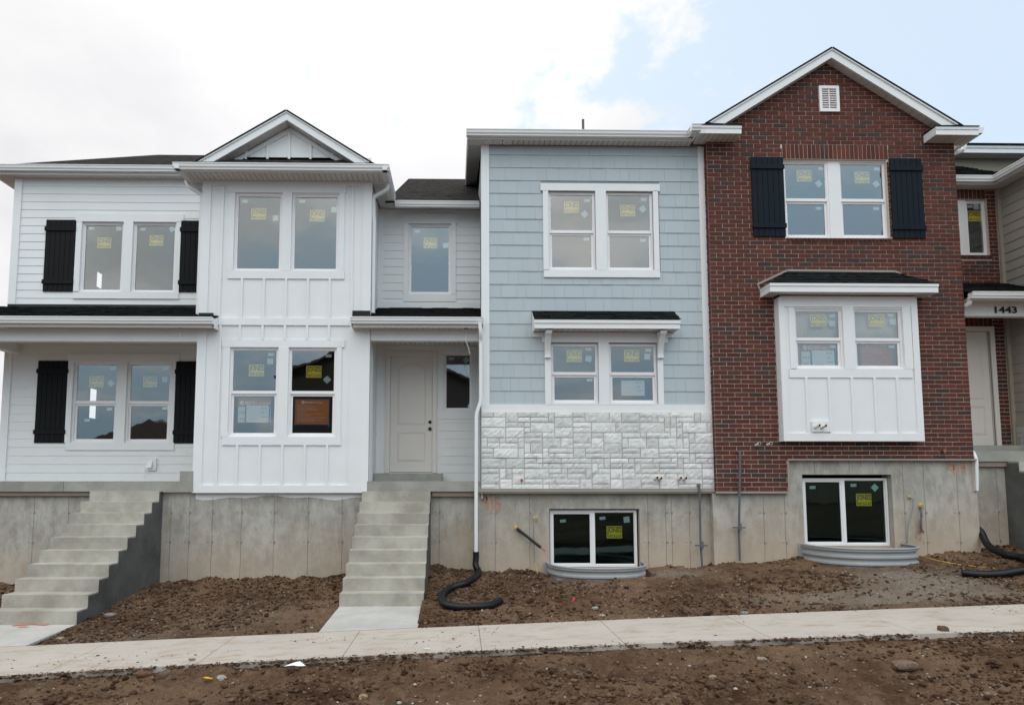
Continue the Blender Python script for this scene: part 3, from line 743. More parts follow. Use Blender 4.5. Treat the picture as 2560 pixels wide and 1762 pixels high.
# bay eaves
YBf = 12.5; zgb = PZ(700, 407.5, YBf-.125); zfb = PZ(700, 431, YBf); xlb = xbl; xrb = xbr
YEf = YW-.35; zge = PZ(1080, 501.5, YEf-.125); zfe = PZ(1080, 524.5, YEf)
g = MB(); gutter(g, (xlb-.125, YBf, zgb), (xrb+.125, YBf, zgb), (0, -1, 0)); gutter(g, (xlb, YBf-.12, zgb), (xlb, YLf, zgb), (-1, 0, 0)); gutter(g, (xrb, YBf-.12, zgb), (xrb, YEf, zgb), (1, 0, 0))
g.build('gutter', 'white_metal', WH)
f = MB(); f.box(xlb, xrb, YBf, YBf+.025, zBs-.0, zgb-.01); f.box(xlb, xlb+.025, YBf+.025, YLf+.3, zBs, zgb-.01); f.box(xrb-.025, xrb, YBf+.025, YEf+.02, zBs, zgb-.01); f.build('fascia', 'white_metal', WH)
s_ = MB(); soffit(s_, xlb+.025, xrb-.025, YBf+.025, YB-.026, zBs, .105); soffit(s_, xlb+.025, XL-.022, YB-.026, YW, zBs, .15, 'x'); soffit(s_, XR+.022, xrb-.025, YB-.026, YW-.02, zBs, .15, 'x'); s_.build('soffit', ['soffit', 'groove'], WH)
g = MB(); gutter(g, (xrb+.11, YEf, zge), (XG0-.03, YEf, zge), (0, -1, 0)); g.build('gutter', 'white_metal', WH)
f = MB(); f.box(xrb-.02, XG0-.02, YEf, YEf+.025, zEs, zge-.01); f.build('fascia', 'white_metal', WH)
s_ = MB(); soffit(s_, xrb-.02, XG0, YEf+.025, YW-.03, zEs, .105); s_.build('soffit', ['soffit', 'groove'], WH)
# main roof (hip to the left) and the bay's own roof
YRG = 20.0; zrl = PZ(450, 390.3, YRG); zre = PZ(1090, 450, YRG); xrl = PX(394.7, 389, YRG)
rf = MB()
xre, xee = PX(600, 390, YRG), XL+.6
roof_plane(rf, (xl0-.05, YLf-.03, zgl-.03), (xee, YLf-.03, zgl-.03), (xre, YRG, zrl), (xrl, YRG, zrl), .03)
roof_plane(rf, (xee, YLf-.03, zgl-.03), (xee+1.2, 26, zgl-.03), (xre+.1, 26, zrl), (xre, YRG, zrl), .03)
roof_plane(rf, (xl0-.05, YLf-.03, zgl-.03), (xl0-.05, 26, zgl-.03), (xrl, 26, zrl), (xrl, YRG, zrl), .03)
roof_plane(rf, (xbr-.1, YEf-.05, zge-.03), (XG0+.3, YEf-.05, zge-.03), (XG0+.3, YRG, zre), (xbr-.1, YRG, zre), .03)
_z9 = PZ(716, 400.5, 12.9)-.03; _k = (_z9-zgb+.03)/.45; roof_plane(rf, (xlb-.02, YBf-.05, zgb-.03), (xrb+.02, YBf-.05, zgb-.03), (xrb-1.2, YBf+1.2, zgb-.03+_k*1.25), (xlb+1.2, YBf+1.2, zgb-.03+_k*1.25), .03)
roof_plane(rf, (xrb+.04, YBf-.05, zgb-.03), (xrb+.04, 15.5, zgb-.03), (xrb-1.2, 15.5, zgb-.03+_k*1.25), (xrb-1.2, YBf+1.2, zgb-.03+_k*1.25), .03)
roof_plane(rf, (xlb-.04, YBf-.05, zgb-.03), (xlb-.04, 15.5, zgb-.03), (xlb+1.2, 15.5, zgb-.03+_k*1.25), (xlb+1.2, YBf+1.2, zgb-.03+_k*1.25), .03)
rf.build('roof', 'main_shingle', WH)
gable(WH, (486, 405), (716, 274.2), (934, 408), (534, 404), (716.8, 300), (887, 407), 12.63, 12.9, 16.0)
gw = MB(); poly_px(gw, [(560, 425), (725.6, 312), (880, 425)], 12.9, .1)
for px, t in ((615.3, 375), (669.8, 350), (724, 320), (777, 350), (831, 380)): 
    batten(gw, px, t+4, 399, 12.9)
for a_, b_ in (((585, 399), (725.6, 319)), ((853, 399), (725.6, 319))):      # frieze along the rake
    q = [(a_[0], a_[1]), (b_[0], b_[1]), (b_[0], b_[1]+12), (a_[0]+(14 if a_[0] < 700 else -14), a_[1]+3)]
    poly_px(gw, q, 12.9-.022, .02)
gw.build('gable_wall', 'white_board', WH)
# foundation
fo = MB(); fo.box(-12.4, XR+.02, 12.97, 13.3, -3.2, zFb-.0); fo.box(XR+.02, XG0, 12.99, 13.3, -3.2, ZSB)
def seams(mb, lst, Y, z0, z1, rnd=random.Random(9)):
    for px in lst:
        n = 14; pts = []
        for i in range(n+1):
            z = z0+(z1-z0)*i/n; pts.append((PX(px, 1320, Y)+rnd.uniform(-.005, .005), Y-.001, z))
        mb.tube(pts, .0045, 5, mi=1)
        for zt_ in (-.62, -1.18):
            if z0 < zt_ < z1: mb.tube([(pts[0][0]+.01, Y+.01, zt_), (pts[0][0]+.01, Y-.012, zt_)], .02, 7, mi=1); mb.tube([(pts[0][0]-.07, Y+.01, zt_), (pts[0][0]-.07, Y-.006, zt_)], .011, 7, mi=1)
seams(fo, (83, 169, 426, 473, 530, 603, 685, 770, 855), 12.97, -3, zFb-.08); seams(fo, (1098,), 12.99, -3, ZSB-.12)
fo.build('foundation', ['foundation', 'seam'], WH)
pp = MB(); n = 400                            # white overspray under the bay's base board
hh_ = [.095+.03*math.sin(k*.021+1)+.018*math.sin(k*.063)+random.uniform(-.006, .006) for k in range(n)]
top = zFb; xs__ = np.linspace(XL+.02, XR-.02, n)
for i in range(n-1):
    h0, h1 = hh_[i], hh_[i+1]
    pp.face(((xs__[i], 12.967, top-h0), (xs__[i+1], 12.967, top-h1), (xs__[i+1], 12.967, top), (xs__[i], 12.967, top)))
pp.build('paint_overspray', 'white_siding', WH)
# downspouts
xd = XL-.07; zz = lambda px, py, Y: PZ(px, py, Y)
downspout(WH, [(PX(465.5, 448, 13.0), 13.0, zz(465.5, 446, 13.0)), (PX(469, 465, 13.0), 13.0, zz(469, 465, 13.0)), (xd, 13.0, zz(500, 488, 13.0)), (xd, 13.0, zz(500, 786, 13.0))])
downspout(WH, [(PX(970, 458, 13.0), 13.0, zz(970, 455, 13.0)), (PX(969, 474, 13.0), 13.0, zz(969, 474, 13.0)), (PX(933.5, 492, 13.0), 13.0, zz(933, 494, 13.0)), (XR+.06, 13.0, zz(930, 560, 13.0)), (XR+.06, 13.0, zz(930, 783, 13.0))])
xq = PX(1202, 1000, 12.6)
downspout(WH, [(PX(1199.5, 811, 12.55), 12.53, zz(1200, 808, 12.55)), (xq, 12.54, zz(1202, 835, 12.6)), (xq, 12.62, zz(1202, 850, 12.6)), (xq, 12.62, zz(1202, 1003, 12.6)), (PX(1191, 1034, 12.6), 12.62, zz(1191, 1034, 12.6)), (PX(1190, 1120, 12.6), 12.62, zz(1190, 1385, 12.6))])
# small fittings
eb = MB(); eb.box(*pr((370, 392.5, 1145.5, 1175.5), YW)[:2], YW-.05, YW-.01, *pr((370, 392.5, 1145.5, 1175.5), YW)[2:]); x0, x1, z0, z1 = pr((372, 384, 1151, 1169), YW)
eb.prism([(x0, YW-.05, z1), (x1, YW-.05, z1), (x1, YW-.11, z0), (x0-.01, YW-.11, z0)], (0, -.006, 0)); eb.build('outlet_box', 'white_metal', WH)
cb_ = MB(); cb_.tube(spline([(PX(368, 1165, YW), YW-.05, PZ(368, 1165, YW)), (PX(365, 1180, YW), YW-.06, PZ(365, 1180, YW)), (PX(363.5, 1192, YW), YW-.05, PZ(363.5, 1192, YW)), (PX(366, 1194, YW), YW-.05, PZ(366, 1193, YW))]), .006, 6); cb_.build('loose_cable', 'white_cable', WH)
def light_wire(parent, pts, Y):
    m = MB(); X, Z = P(pts[0][0], pts[0][1], Y)
    m.tube([(X, Y, zbt+.0), (X, Y, zbt-.012)], .05, 14, mi=1); m.tube(spline([(PX(a, b, Y), Y-.01*i, PZ(a, b, Y)) for i, (a, b) in enumerate(pts)]), .005, 6)
    m.build('light_wiring', ['white_cable', 'black_metal'], parent)
light_wire(WH, ((449, 819), (450.5, 836), (448.5, 846), (450, 848)), 12.74); light_wire(WH, ((1165.4, 819), (1164.5, 850), (1170, 866), (1174.7, 885)), 12.74)
# rooms behind the panes
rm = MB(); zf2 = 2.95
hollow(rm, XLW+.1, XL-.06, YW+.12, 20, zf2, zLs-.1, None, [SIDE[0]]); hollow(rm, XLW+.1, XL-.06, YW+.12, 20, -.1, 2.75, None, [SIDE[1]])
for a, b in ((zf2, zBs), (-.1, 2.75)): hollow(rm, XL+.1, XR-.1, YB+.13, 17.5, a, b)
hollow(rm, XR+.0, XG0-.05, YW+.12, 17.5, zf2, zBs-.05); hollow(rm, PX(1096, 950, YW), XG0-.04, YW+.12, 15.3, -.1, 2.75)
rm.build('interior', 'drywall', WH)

# ------------------------------------------------------------------ grey shake townhouse
GH = thing('townhouse', 'townhouse clad in pale blue-grey shakes above a white stone base', 'house', ((XG0+XG1)/2, YG, -.2), 'attached townhouses of the terrace')
r_gu1, r_gu2 = (1370.4, 1489, 479.4, 676), (1515, 1633.4, 480.3, 676.7)
r_gl1, r_gl2 = (1376.6, 1496.5, 858, 1009), (1522, 1643.5, 858.5, 1009.5)
window(GH, r_gu1, YG, 'hung', 578, marks=(('j', 1429, 517), ('r', 1469, 500.3), ('s', 1462, 534, .65), ('r', 1467, 596.7)))
window(GH, r_gu2, YG, 'hung', 579, marks=(('j', 1570, 525.5), ('r', 1610, 497.7), ('s', 1607.5, 521.5, .6), ('r', 1608.5, 600)))
window(GH, r_gl1, YG, 'hung', 933, marks=(('j', 1436, 889.3), ('r', 1471.5, 872, -.1), ('s', 1472, 896, -.2), ('r', 1474.5, 949.3, .05)))
window(GH, r_gl2, YG, 'hung', 933.5, marks=(('j', 1580, 889), ('r', 1622, 874.7, -.03), ('s', 1619, 891, -.1)))
og = [pr(r, YG, .006) for r in (r_gu1, r_gu2, r_gl1, r_gl2)]
zGs = PZ(1480, 366, YG); zGb = PZ(1480, 1031, YG); zBelt = PZ(1480, 1011.5, YG)
gwm = MB(); wall_grid(gwm, XG0, XG1+.1, zGb, zGs+.2, YG, og)
q = ((XG0, YG, -.4), (XG0, 22, -.4), (XG0, 22, zGs+.2), (XG0, YG, zGs+.2)); gwm.face(q)
rn = random.Random(5); ex = (zGs-zBelt)/19.75; z = zBelt; row = 0
big = [(pr((1352, 1648, 461, 479), YG)), pr((1359, 1649, 479, 694.5), YG), pr((1363, 1657, 838, 1015), YG), pr((1331, 1682, 779, 843), YG)]
while z < zGs-.01:
    x = XG0+.12; zt_ = min(z+ex, zGs)
    while x < XG1-.02:
        w = rn.uniform(.16, .40); xe_ = min(x+w, XG1-.02)
        if XG1-.02-xe_ < .08: xe_ = XG1-.02
        c = rn.uniform(-.018, .018); col = (.460+c, .510+c, .538+c); t = rn.uniform(.012, .017)
        segs = [(x, xe_)]
        for B in big:
            if B[2] < (z+zt_)/2 < B[3]:
                ns = []
                for p, q_ in segs:
                    if B[1] <= p or B[0] >= q_: ns.append((p, q_)); continue
                    if B[0] > p: ns.append((p, B[0]))
                    if B[1] < q_: ns.append((B[1], q_))
                segs = ns
        for p, q_ in segs:
            if q_-p < .01: continue
            A, B_, C2, D = (p, YG-t, z), (q_-.0025, YG-t, z), (q_-.0025, YG-.003, zt_), (p, YG-.003, zt_)
            gwm.face((A, B_, C2, D), 1, col); gwm.face(((p, YG, z), (q_-.0025, YG, z), B_, A), 1, col)
            gwm.face(((p, YG, z), A, D, (p, YG, zt_)), 1, col); gwm.face((B_, (q_-.0025, YG, z), (q_-.0025, YG, zt_), C2), 1, col)
        x = xe_
    z += ex
gwm.build('shake_wall', ['shake_back', 'shake'], GH)
gt = MB()
gt.box(XG0-.02, XG0+.135, YG-.03, YG, zBelt, zGs); gt.box(XG0-.022, XG0-.0, YG, YG+.14, -.35, zGs); gt.box(XG1-.05, XG1+.08, YG-.026, YG, zBelt, zGs)
gt.box(XG0-.02, XG1+.08, YG-.036, YG, zGb, zBelt)
casing(gt, [(1351, 1648, 461, 479), (1357.5, 1370.6, 479, 676.5), (1488.8, 1515.2, 479, 676.5), (1633.2, 1646, 479, 676.5), (1359, 1649, 676.2, 694.5)], YG, .036)
casing(gt, [(1331.5, 1682, 832, 843.2), (1355, 1668, 843.2, 856.5), (1362, 1376.8, 856, 1012), (1496.2, 1522.2, 856, 1012), (1643.3, 1657.3, 856, 1012), (1377, 1643.4, 1008.8, 1012)], YG, .036)
gt.build('window_trim', 'white_board', GH)
# awning
Ya = 12.36; ax0, ax1 = PX(1336.5, 810, Ya), PX(1700, 810, Ya); az0, az1 = PZ(1500, 820.8, Ya), PZ(1500, 799, Ya); azt = PZ(1500, 778, YG)
am = MB(); shingle_courses(am, ax0-.01, ax1+.01, Ya-.03, az1+.004, YG, azt, expo=.12, seed=8); roof_plane(am, (ax0, Ya, az1-.012), (ax1, Ya, az1-.012), (ax1, YG, azt-.012), (ax0, YG, azt-.012), .01)
am.build('awning_roof', 'shingle', GH)
am = MB(); am.box(ax0, ax1, Ya, Ya+.03, az0, az1-.012); am.box(ax0-.006, ax1+.006, Ya-.018, Ya, az1-.07, az1-.004)
for x in (ax0, ax1-.025): am.prism([(x, Ya+.03, az0), (x, YG, az0), (x, YG, azt-.015), (x, Ya+.03, az1-.012)], (.025, 0, 0))
for x in (ax0-.01, ax1-.015): am.prism([(x, Ya-.01, az1-.065), (x, YG, azt-.07), (x, YG, azt-.008), (x, Ya-.01, az1-.004)], (.025, 0, 0))
am.build('awning_fascia', 'white_board', GH)
am = MB(); soffit(am, ax0+.025, ax1-.025, Ya+.03, YG-.03, az0+.012, .11); am.build('awning_soffit', ['soffit', 'groove'], GH)
def bracket(px0, px1):
    x0, x1 = PX(px0, 860, YG-.05), PX(px1, 860, YG-.05); zt_, zb_ = PZ(1370, 833, YG), PZ(1370, 893, YG)
    m = MB(); yw = YG-.036; prof = []
    prof.append((yw, zb_)); prof.append((yw-.05, zb_+.01)); n = 10
    for i in range(n+1):
        t = i/n; prof.append((yw-.05-.18*t**1.8, zb_+.03+(zt_-zb_-.11)*t))
    prof += [(yw-.26, zt_-.075), (yw-.27, zt_-.06), (yw-.27, zt_-.002), (yw, zt_-.002)]
    m.prism([(x0, a, b) for a, b in prof], (x1-x0, 0, 0))
    m.box(x0-.01, x1+.01, yw-.06, yw-.0, zb_-.022, zb_+.008); m.box(x0-.008, x1+.008, yw-.285, yw-.0, zt_-.05, zt_-.001)
    m.build('bracket', 'white_board', GH)
bracket(1361.5, 1375); bracket(1643, 1656.5)
# eave
YGf = 12.50; zgg = PZ(1450, 323.5, YGf-.125); zgf = PZ(1450, 350.3, YGf); xga = PX(1169.5, 340, YGf); xgt = PX(1729, 326, YGf); YRf = 12.24; xrt = PX(1749, 320, YRf)
g = MB(); gutter(g, (xga-.03, YGf, zgg), (xgt, YGf, zgg), (0, -1, 0)); gutter(g, (xgt, YGf-.05, zgg), (xgt, YRf, zgg), (-1, 0, 0)); gutter(g, (xgt-.12, YRf+.0, zgg), (xrt-.002, YRf+.0, zgg), (0, -1, 0)); g.build('gutter', 'white_metal', GH)
f = MB(); f.box(xga, xgt, YGf, YGf+.025, zGs+.0, zgg-.01); f.box(xgt-.0, xgt+.025, YRf+.02, YGf+.025, zGs, zgg-.01)
zrs = .27    # the roof's left rake climbs backwards from the corner
f.prism([(xga, YGf+.025, zGs), (xga, YGf+.025, zgg), (xga, 20, zgg+7.5*zrs), (xga, 20, zGs+7.5*zrs)], (.025, 0, 0)); f.build('fascia', 'white_metal', GH)
s_ = MB(); soffit(s_, XG0-.02, xgt+.02, YGf+.025, YG-.03, zGs, .105)
nn = 60
for i in range(nn):
    ya, yb = YGf+.025+i*.125, YGf+.025+i*.125+.115; za, zb = zGs+(ya-YGf)*zrs*(i > 0), zGs+(yb-YGf)*zrs
    if ya > 20: break
    s_.prism([(xga+.026, ya, za), (xga+.026, yb, zb), (xga+.026, yb, zb+.01), (xga+.026, ya, za+.01)], (XG0-xga-.028, 0, 0))
s_.box(xga+.026, XG0-.02, YGf+.025, YG, zGs-.003, zGs+.0)
s_.build('soffit', ['soffit', 'groove'], GH)
rf = MB(); roof_plane(rf, (xga-.01, YGf-.05, zgg-.012), (XR0+.1, YGf-.05, zgg-.012), (XR0+.1, 20, zgg+7.5*zrs), (xga-.01, 20, zgg+7.5*zrs), .03); rf.build('roof', 'shingle', GH)
vp = MB(); X = PX(1457.7, 310, 13.6); vp.tube([(X, 13.6, zgg), (X, 13.6, PZ(1457.7, 299.5, 13.6))], .028, 10); vp.build('vent_pipe', 'conduit', GH)
for px in (1221.8, 1245.3, 1267.9):
    m = MB(); X = PX(px, 355.5, 12.62); zc_ = zGs-.001
    m.tube([(X, 12.62, zc_), (X, 12.62, zc_-.012)], .082, 20); m.tube([(X, 12.62, zc_-.012), (X, 12.62, zc_-.022)], lambda i: (.058, .05)[i], 20, mi=1); m.build('soffit_vent', ['white_metal', 'soffit'], GH)
# stone base: rectangular ashlar packed on a unit grid
YST = 12.68; zst0, zst1 = PZ(1480, 1222, YST), zGb-.001; sx0, sx1 = XG0-.03, XR0+.0
sm = MB(); sm.box(sx0, sx1, YST+.013, YG+.1, zst0, zst1, 0); rows = 15; uh = (zst1-zst0)/rows; ncol = int((sx1-sx0)/.115); uw = (sx1-sx0)/ncol
occ = np.zeros((rows, ncol), bool); rn = random.Random(21); jit_ = [[rn.uniform(-.018, .018)*0 for _ in range(ncol+1)] for _ in range(rows)]
def stone(x0, x1, z0, z1, base):
    nx, nz = max(2, int((x1-x0)/.045)), max(2, int((z1-z0)/.04)); j = .0075; amp = .008
    xs = np.linspace(x0+j, x1-j, nx+1); zs = np.linspace(z0+j, z1-j, nz+1); g_ = {}
    tilt = rn.uniform(-.006, .006); dy0 = rn.uniform(-.010, .003)
    for i, a in enumerate(xs):
        for k, b in enumerate(zs):
            edge = i in (0, nx) or k in (0, nz)
            g_[i, k] = (a, YST+dy0+tilt*(k/nz-.5)+(.003 if edge else rn.uniform(-amp, amp*.4)), b)
    for i in range(nx):
        for k in range(nz): sm.face((g_[i, k], g_[i+1, k], g_[i+1, k+1], g_[i, k+1]), 1, base)
    yb = YST+.03
    for a, b in (((0, 0), (nx, 0)), ((nx, 0), (nx, nz)), ((nx, nz), (0, nz)), ((0, nz), (0, 0))):
        p, q_ = g_[a], g_[b]; sm.face((p, (p[0], yb, p[2]), (q_[0], yb, q_[2]), q_), 1, base)
for i in range(rows):
    k = 0
    while k < ncol:
        if occ[i, k]: k += 1; continue
        h = 2 if (i < rows-1 and rn.random() < .42) else 1; w = rn.choice((1, 2, 3, 3, 4, 5)) if h == 1 else rn.choice((1, 2, 3, 4))
        w = min(w, ncol-k)
        while w > 1 and (occ[i, k:k+w].any() or (h == 2 and occ[i+1, k:k+w].any())): w -= 1
        if h == 2 and occ[i+1, k:k+w].any(): h = 1
        occ[i:i+h, k:k+w] = True; t = rn.uniform(.60, .80); jx0 = .0 if k == 0 else 0
        stone(sx0+k*uw+(jit_[i][k] if k else 0), sx0+(k+w)*uw+(jit_[i][k+w] if k+w < ncol else 0), zst0+i*uh, zst0+(i+h)*uh, (t*1.01, t, t*.98)); k += w
sm.build('stone_veneer', ['stone_joint', 'stone'], GH)
lg = MB(); lg.box(sx0-.08, XR0-.02, YST-.03, YST+.12, PZ(1480, 1232.5, YST), zst0-.001); lg.box(sx0-.06, XR0-.02, YST-.045, YST-.03, PZ(1480, 1229, YST), zst0-.002); lg.build('base_flashing', 'flashing', GH)
YGF = 12.8; ob_g = pr((1374, 1600, 1271.6, 1418), YGF); zTop = zst0+.05
fo = MB(); wall_grid(fo, PX(1196, 1300, YGF), XR0+.1, -3.2, zTop, YGF, [(ob_g[0], ob_g[1], ob_g[2]-.3, ob_g[3])], .25); X = PX(1196, 1300, YGF); fo.face(((X, YGF, -3.2), (X, YGF, zTop), (X, 13.4, zTop), (X, 13.4, -3.2)))
fo.box(ob_g[0], ob_g[1], YGF+.05, YGF+.24, ob_g[2]-.3, ob_g[2]-.003)
seams(fo, (1238.5, 1324, 1620, 1665, 1680, 1724), YGF, -3, zTop); fo.build('foundation', ['foundation', 'seam'], GH)
window(GH, (1376, 1593.5, 1275, 1416.5), YGF+.05, 'slider', 1484, marks=(('r', 1408, 1302, .08), ('r', 1507, 1295, .1), ('s', 1567.5, 1298.5, .1), ('j', 1536.7, 1330)), recess=.03)
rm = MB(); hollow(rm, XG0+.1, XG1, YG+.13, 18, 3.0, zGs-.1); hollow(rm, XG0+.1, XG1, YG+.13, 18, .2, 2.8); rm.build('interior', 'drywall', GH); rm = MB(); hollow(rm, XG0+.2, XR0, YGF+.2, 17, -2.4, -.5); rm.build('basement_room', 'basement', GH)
# pipes, cables and taps on the grey house
def stub(parent, pts, Y, mat='pvc'):
    for a, b in pts:
        m = MB(); X, Z = P(a, b, Y); ln = .10
        m.tube([(X-.03, Y+ln, Z-.03), (X, Y, Z)], .027, 14, cap=False); m.tube([(X-.01, Y+.04, Z-.01), (X, Y, Z)], .020, 14, mi=1, cap=False)
        m.tube([(X-.012, Y+.035, Z-.012), (X-.011, Y+.034, Z-.011)], .0205, 14, mi=1)
        n = 14; R1, R2 = .027, .020
        for i in range(n):
            c0, s0, c1, s1 = math.cos(2*math.pi*i/n), math.sin(2*math.pi*i/n), math.cos(2*math.pi*(i+1)/n), math.sin(2*math.pi*(i+1)/n)
            m.face(((X+R1*c0, Y, Z+R1*s0), (X+R1*c1, Y, Z+R1*s1), (X+R2*c1, Y, Z+R2*s1), (X+R2*c0, Y, Z+R2*s0)))
        m.build('pipe_stub', [mat, 'pipe_hole'], parent)
stub(GH, ((1643.5, 1193.4), (1653.5, 1195), (1702.8, 1194), (1715.8, 1194.4)), YST-.09)
def tap(parent, px, py, Y):
    m = MB(); X, Z = P(px, py, Y); m.tube([(X, Y, Z), (X, Y-.05, Z)], .016, 10); m.tube([(X, Y-.05, Z), (X, Y-.06, Z)], .03, 10); m.tube([(X, Y-.04, Z), (X+.005, Y-.05, Z-.05)], .013, 8); m.build('hose_tap', 'copper', parent)
tap(GH, 1303.6, 1200, YST)
def conduit(parent, pts, Y, clampy):
    m = MB(); q = [(PX(a, b, Y), Y+c, PZ(a, b, Y)) for a, b, c in pts]; m.tube(q, .021, 10)
    m.tube([(q[0][0], Y+.06, q[0][2]), (q[0][0], Y-.02, q[0][2])], .028, 10)
    X, Z = P(*clampy, Y); m.box(X-.12, X+.10, Y-.03, Y+.03, Z-.013, Z+.013); m.tube([(X, Y, Z+.08), (X, Y, Z-.06)], .032, 10); m.build('conduit', 'conduit', parent)
conduit(GH, ((1747.5, 1213, .0), (1749, 1230, 0), (1753.5, 1345, .05), (1757.8, 1417, .05)), 12.62, (1755, 1363))
m = MB(); a = P(1290, 1318.4, YGF); b = P(1352, 1368, 12.55); m.tube([(a[0], YGF+.01, a[1]), (a[0]+.02, YGF-.03, a[1]-.015)], .045, 8, mi=1); m.tube([(a[0], YGF, a[1]), (b[0], 12.55, b[1])], .028, 10); c = P(1363, 1377, 12.5)
m.tube([(b[0], 12.55, b[1]), (c[0], 12.5, c[1])], .012, 8, mi=2); m.build('pipe_sleeve', ['black', 'foam', 'copper'], GH)
m = MB(); m.tube([(*(lambda q: (q[0], YGF+.01, q[1]))(P(1338, 1295, YGF)),), (*(lambda q: (q[0], YGF-.03, q[1]))(P(1338, 1297, YGF)),)], .035, 7, mi=1)
m.tube(spline([(PX(x, y, YGF-d), YGF-d, PZ(x, y, YGF-d)) for x, y, d in ((1339, 1297, .02), (1334, 1312, .06), (1335, 1360, .05), (1337, 1406, .06))]), .011, 7)
m.tube(spline([(PX(x, y, YGF-d), YGF-d, PZ(x, y, YGF-d)) for x, y, d in ((1337, 1405, .06), (1342, 1425, .12), (1346, 1441, .25), (1341, 1452, .4), (1336, 1459, .5))]), .008, 6, mi=2); m.build('electric_cable', ['grey_cable', 'foam', 'yellow_cable'], GH)
def spray(parent, strokes, Y, w=.014):
    rn_ = random.Random(4)
    for st_ in strokes:
        m = MB()
        pts = spline([(PX(a, b, Y), Y, PZ(a, b, Y)) for a, b in st_], 6)
        for i in range(len(pts)-1):
            p, q_ = pts[i], pts[i+1]; t = (q_-p); 
            if t.length < 1e-5: continue
            n_ = Vector((-t.z, 0, t.x)).normalized()*w*rn_.uniform(.75, 1.15); m.face((p-n_, q_-n_, q_+n_, p+n_))
        m.build('spray_marking', 'orange_spray', parent)
spray(GH, [[(1214, 1240), (1208, 1246), (1211, 1255), (1217, 1248), (1216, 1240), (1219, 1262), (1221, 1276)], [(1228, 1244), (1230, 1258), (1231, 1274)], [(1252, 1240), (1240, 1243), (1240, 1257), (1250, 1258), (1250, 1268), (1243, 1274), (1236, 1272)]], YGF-.004)

# ------------------------------------------------------------------ brick townhouse
BH = thing('townhouse', 'red brick gabled townhouse with a white box bay and slate-blue shutters', 'house', ((XR0+XR1)/2, YR, -.2), 'attached townhouses of the terrace')
def bcol(rn_):
    t = rn_.random()
    if t < .09: c = (.055, .036, .034)
    elif t < .24: c = (.085, .036, .029)
    elif t < .7: c = (.112, .027, .017)
    else: c = (.140, .036, .022)
    k = rn_.uniform(.82, 1.15); return tuple(v*k for v in c)
def bricks(mb, X0, X1, Z0, Z1, Y, H=.0858, L=.27, ops=(), keep=None, seed=1, axis='x', gap=.0145, zref=None):
    rn_ = random.Random(seed); mr = .011; zref = Z0 if zref is None else zref
    i0 = int(math.floor((Z0-zref)/H)); i = i0
    def pt(x, y, z): return (x, y, z) if axis == 'x' else (y, x, z)
    def one(a, b, c, d, col, col2=None):
        dy = rn_.uniform(-.002, .0015); y0, y1 = Y+dy, Y+mr+.004; t = [rn_.uniform(-.0012, .0012) for _ in range(4)]
        A, B, C2, D = (a, y0, c+t[0]), (b, y0, c+t[1]), (b, y0, d+t[2]), (a, y0, d+t[3]); E, F_, G, H_ = (a, y1, c), (b, y1, c), (b, y1, d), (a, y1, d)
        cl_ = [col, col2 or col, col2 or col, col]
        for q_ in ((A, B, C2, D),): mb.face([pt(*p) for p in q_], 0, cl_)
        for q_ in ((E, A, D, H_), (B, F_, G, C2), (D, C2, G, H_), (E, F_, B, A)): mb.face([pt(*p) for p in q_], 0, col)
    while True:
        z0, z1 = zref+i*H, zref+(i+1)*H
        if z0 >= Z1-.01: break
        zz0, zz1 = max(z0, Z0), min(z1, Z1); x = X0-(L/2 if i % 2 else 0)+rn_.uniform(-.004, .004)
        while x < X1:
            a, b = max(x, X0), min(x+L, X1); x += L
            if b-a < .02: continue
            segs = [(a, b)]; zm = (zz0+zz1)/2
            for o in ops:
                if o[2]-.01 < zm < o[3]+.01:
                    ns = []
                    for p, q_ in segs:
                        if o[1] <= p or o[0] >= q_: ns.append((p, q_)); continue
                        if o[0] > p: ns.append((p, o[0]))
                        if o[1] < q_: ns.append((o[1], q_))
                    segs = ns
            for p, q_ in segs:
                if q_-p < .03: continue
                if keep and not keep((p+q_)/2, zm): continue
                c = bcol(rn_); c2 = bcol(rn_) if rn_.random() < .12 else None
                one(p+gap/2, q_-gap/2, zz0+gap/2, zz1-gap/2, c, c2)
        i += 1
def upright(mb, x0, x1, z0, z1, Y, n, proud=.0, seed=2, gap=.015, depth=.02):
    rn_ = random.Random(seed); w = (x1-x0)/n
    for i in range(n): mb.box(x0+i*w+gap/2, x0+(i+1)*w-gap/2, Y-proud+rn_.uniform(-.001, .001), Y+depth, z0+gap/2, z1-gap/2, 0, bcol(rn_), skip='k')
r_ru1, r_ru2 = (1960.5, 2074, 402, 594.7), (2100, 2219, 403, 595)
window(BH, r_ru1, YR+.05, 'hung', 498.5, marks=(('j', 2012, 438.5), ('r', 2055, 420.5, -.04), ('s', 2048.5, 458, .65), ('r', 2048.5, 519.7)))
window(BH, r_ru2, YR+.05, 'hung', 499.5, marks=(('j', 2157, 442.7), ('r', 2194, 421.3), ('s', 2192.5, 459, .65), ('r', 2192.5, 520.3)))
opr = pr((1956, 2221, 398.5, 595.5), YR); sol = pr((1955.6, 2219.7, 363.8, 398), YR); sill = pr((1965, 2231, 595, 605.5), YR)
zr_b0 = PZ(1850, 1227.4, YR); sol = (sol[0], sol[1], opr[3]+.004, zr_b0+round((sol[3]-zr_b0)/.0858)*.0858)
sill = (sill[0], sill[1], zr_b0+round((sill[2]-zr_b0)/.0858)*.0858, opr[2]-.002)
zr_b0 = PZ(1850, 1227.4, YR); zr_b1 = PZ(2200, 1146, YR); xj_ = PX(1969, 1190, YR); bay_x0, bay_x1 = PX(1952, 900, YRB), PX(2297, 900, YRB); bz0 = PZ(2100, 1102.7, YRB); bz1 = PZ(2100, 744, YRB)
gA = P(2079, 128, YR); slope = .615
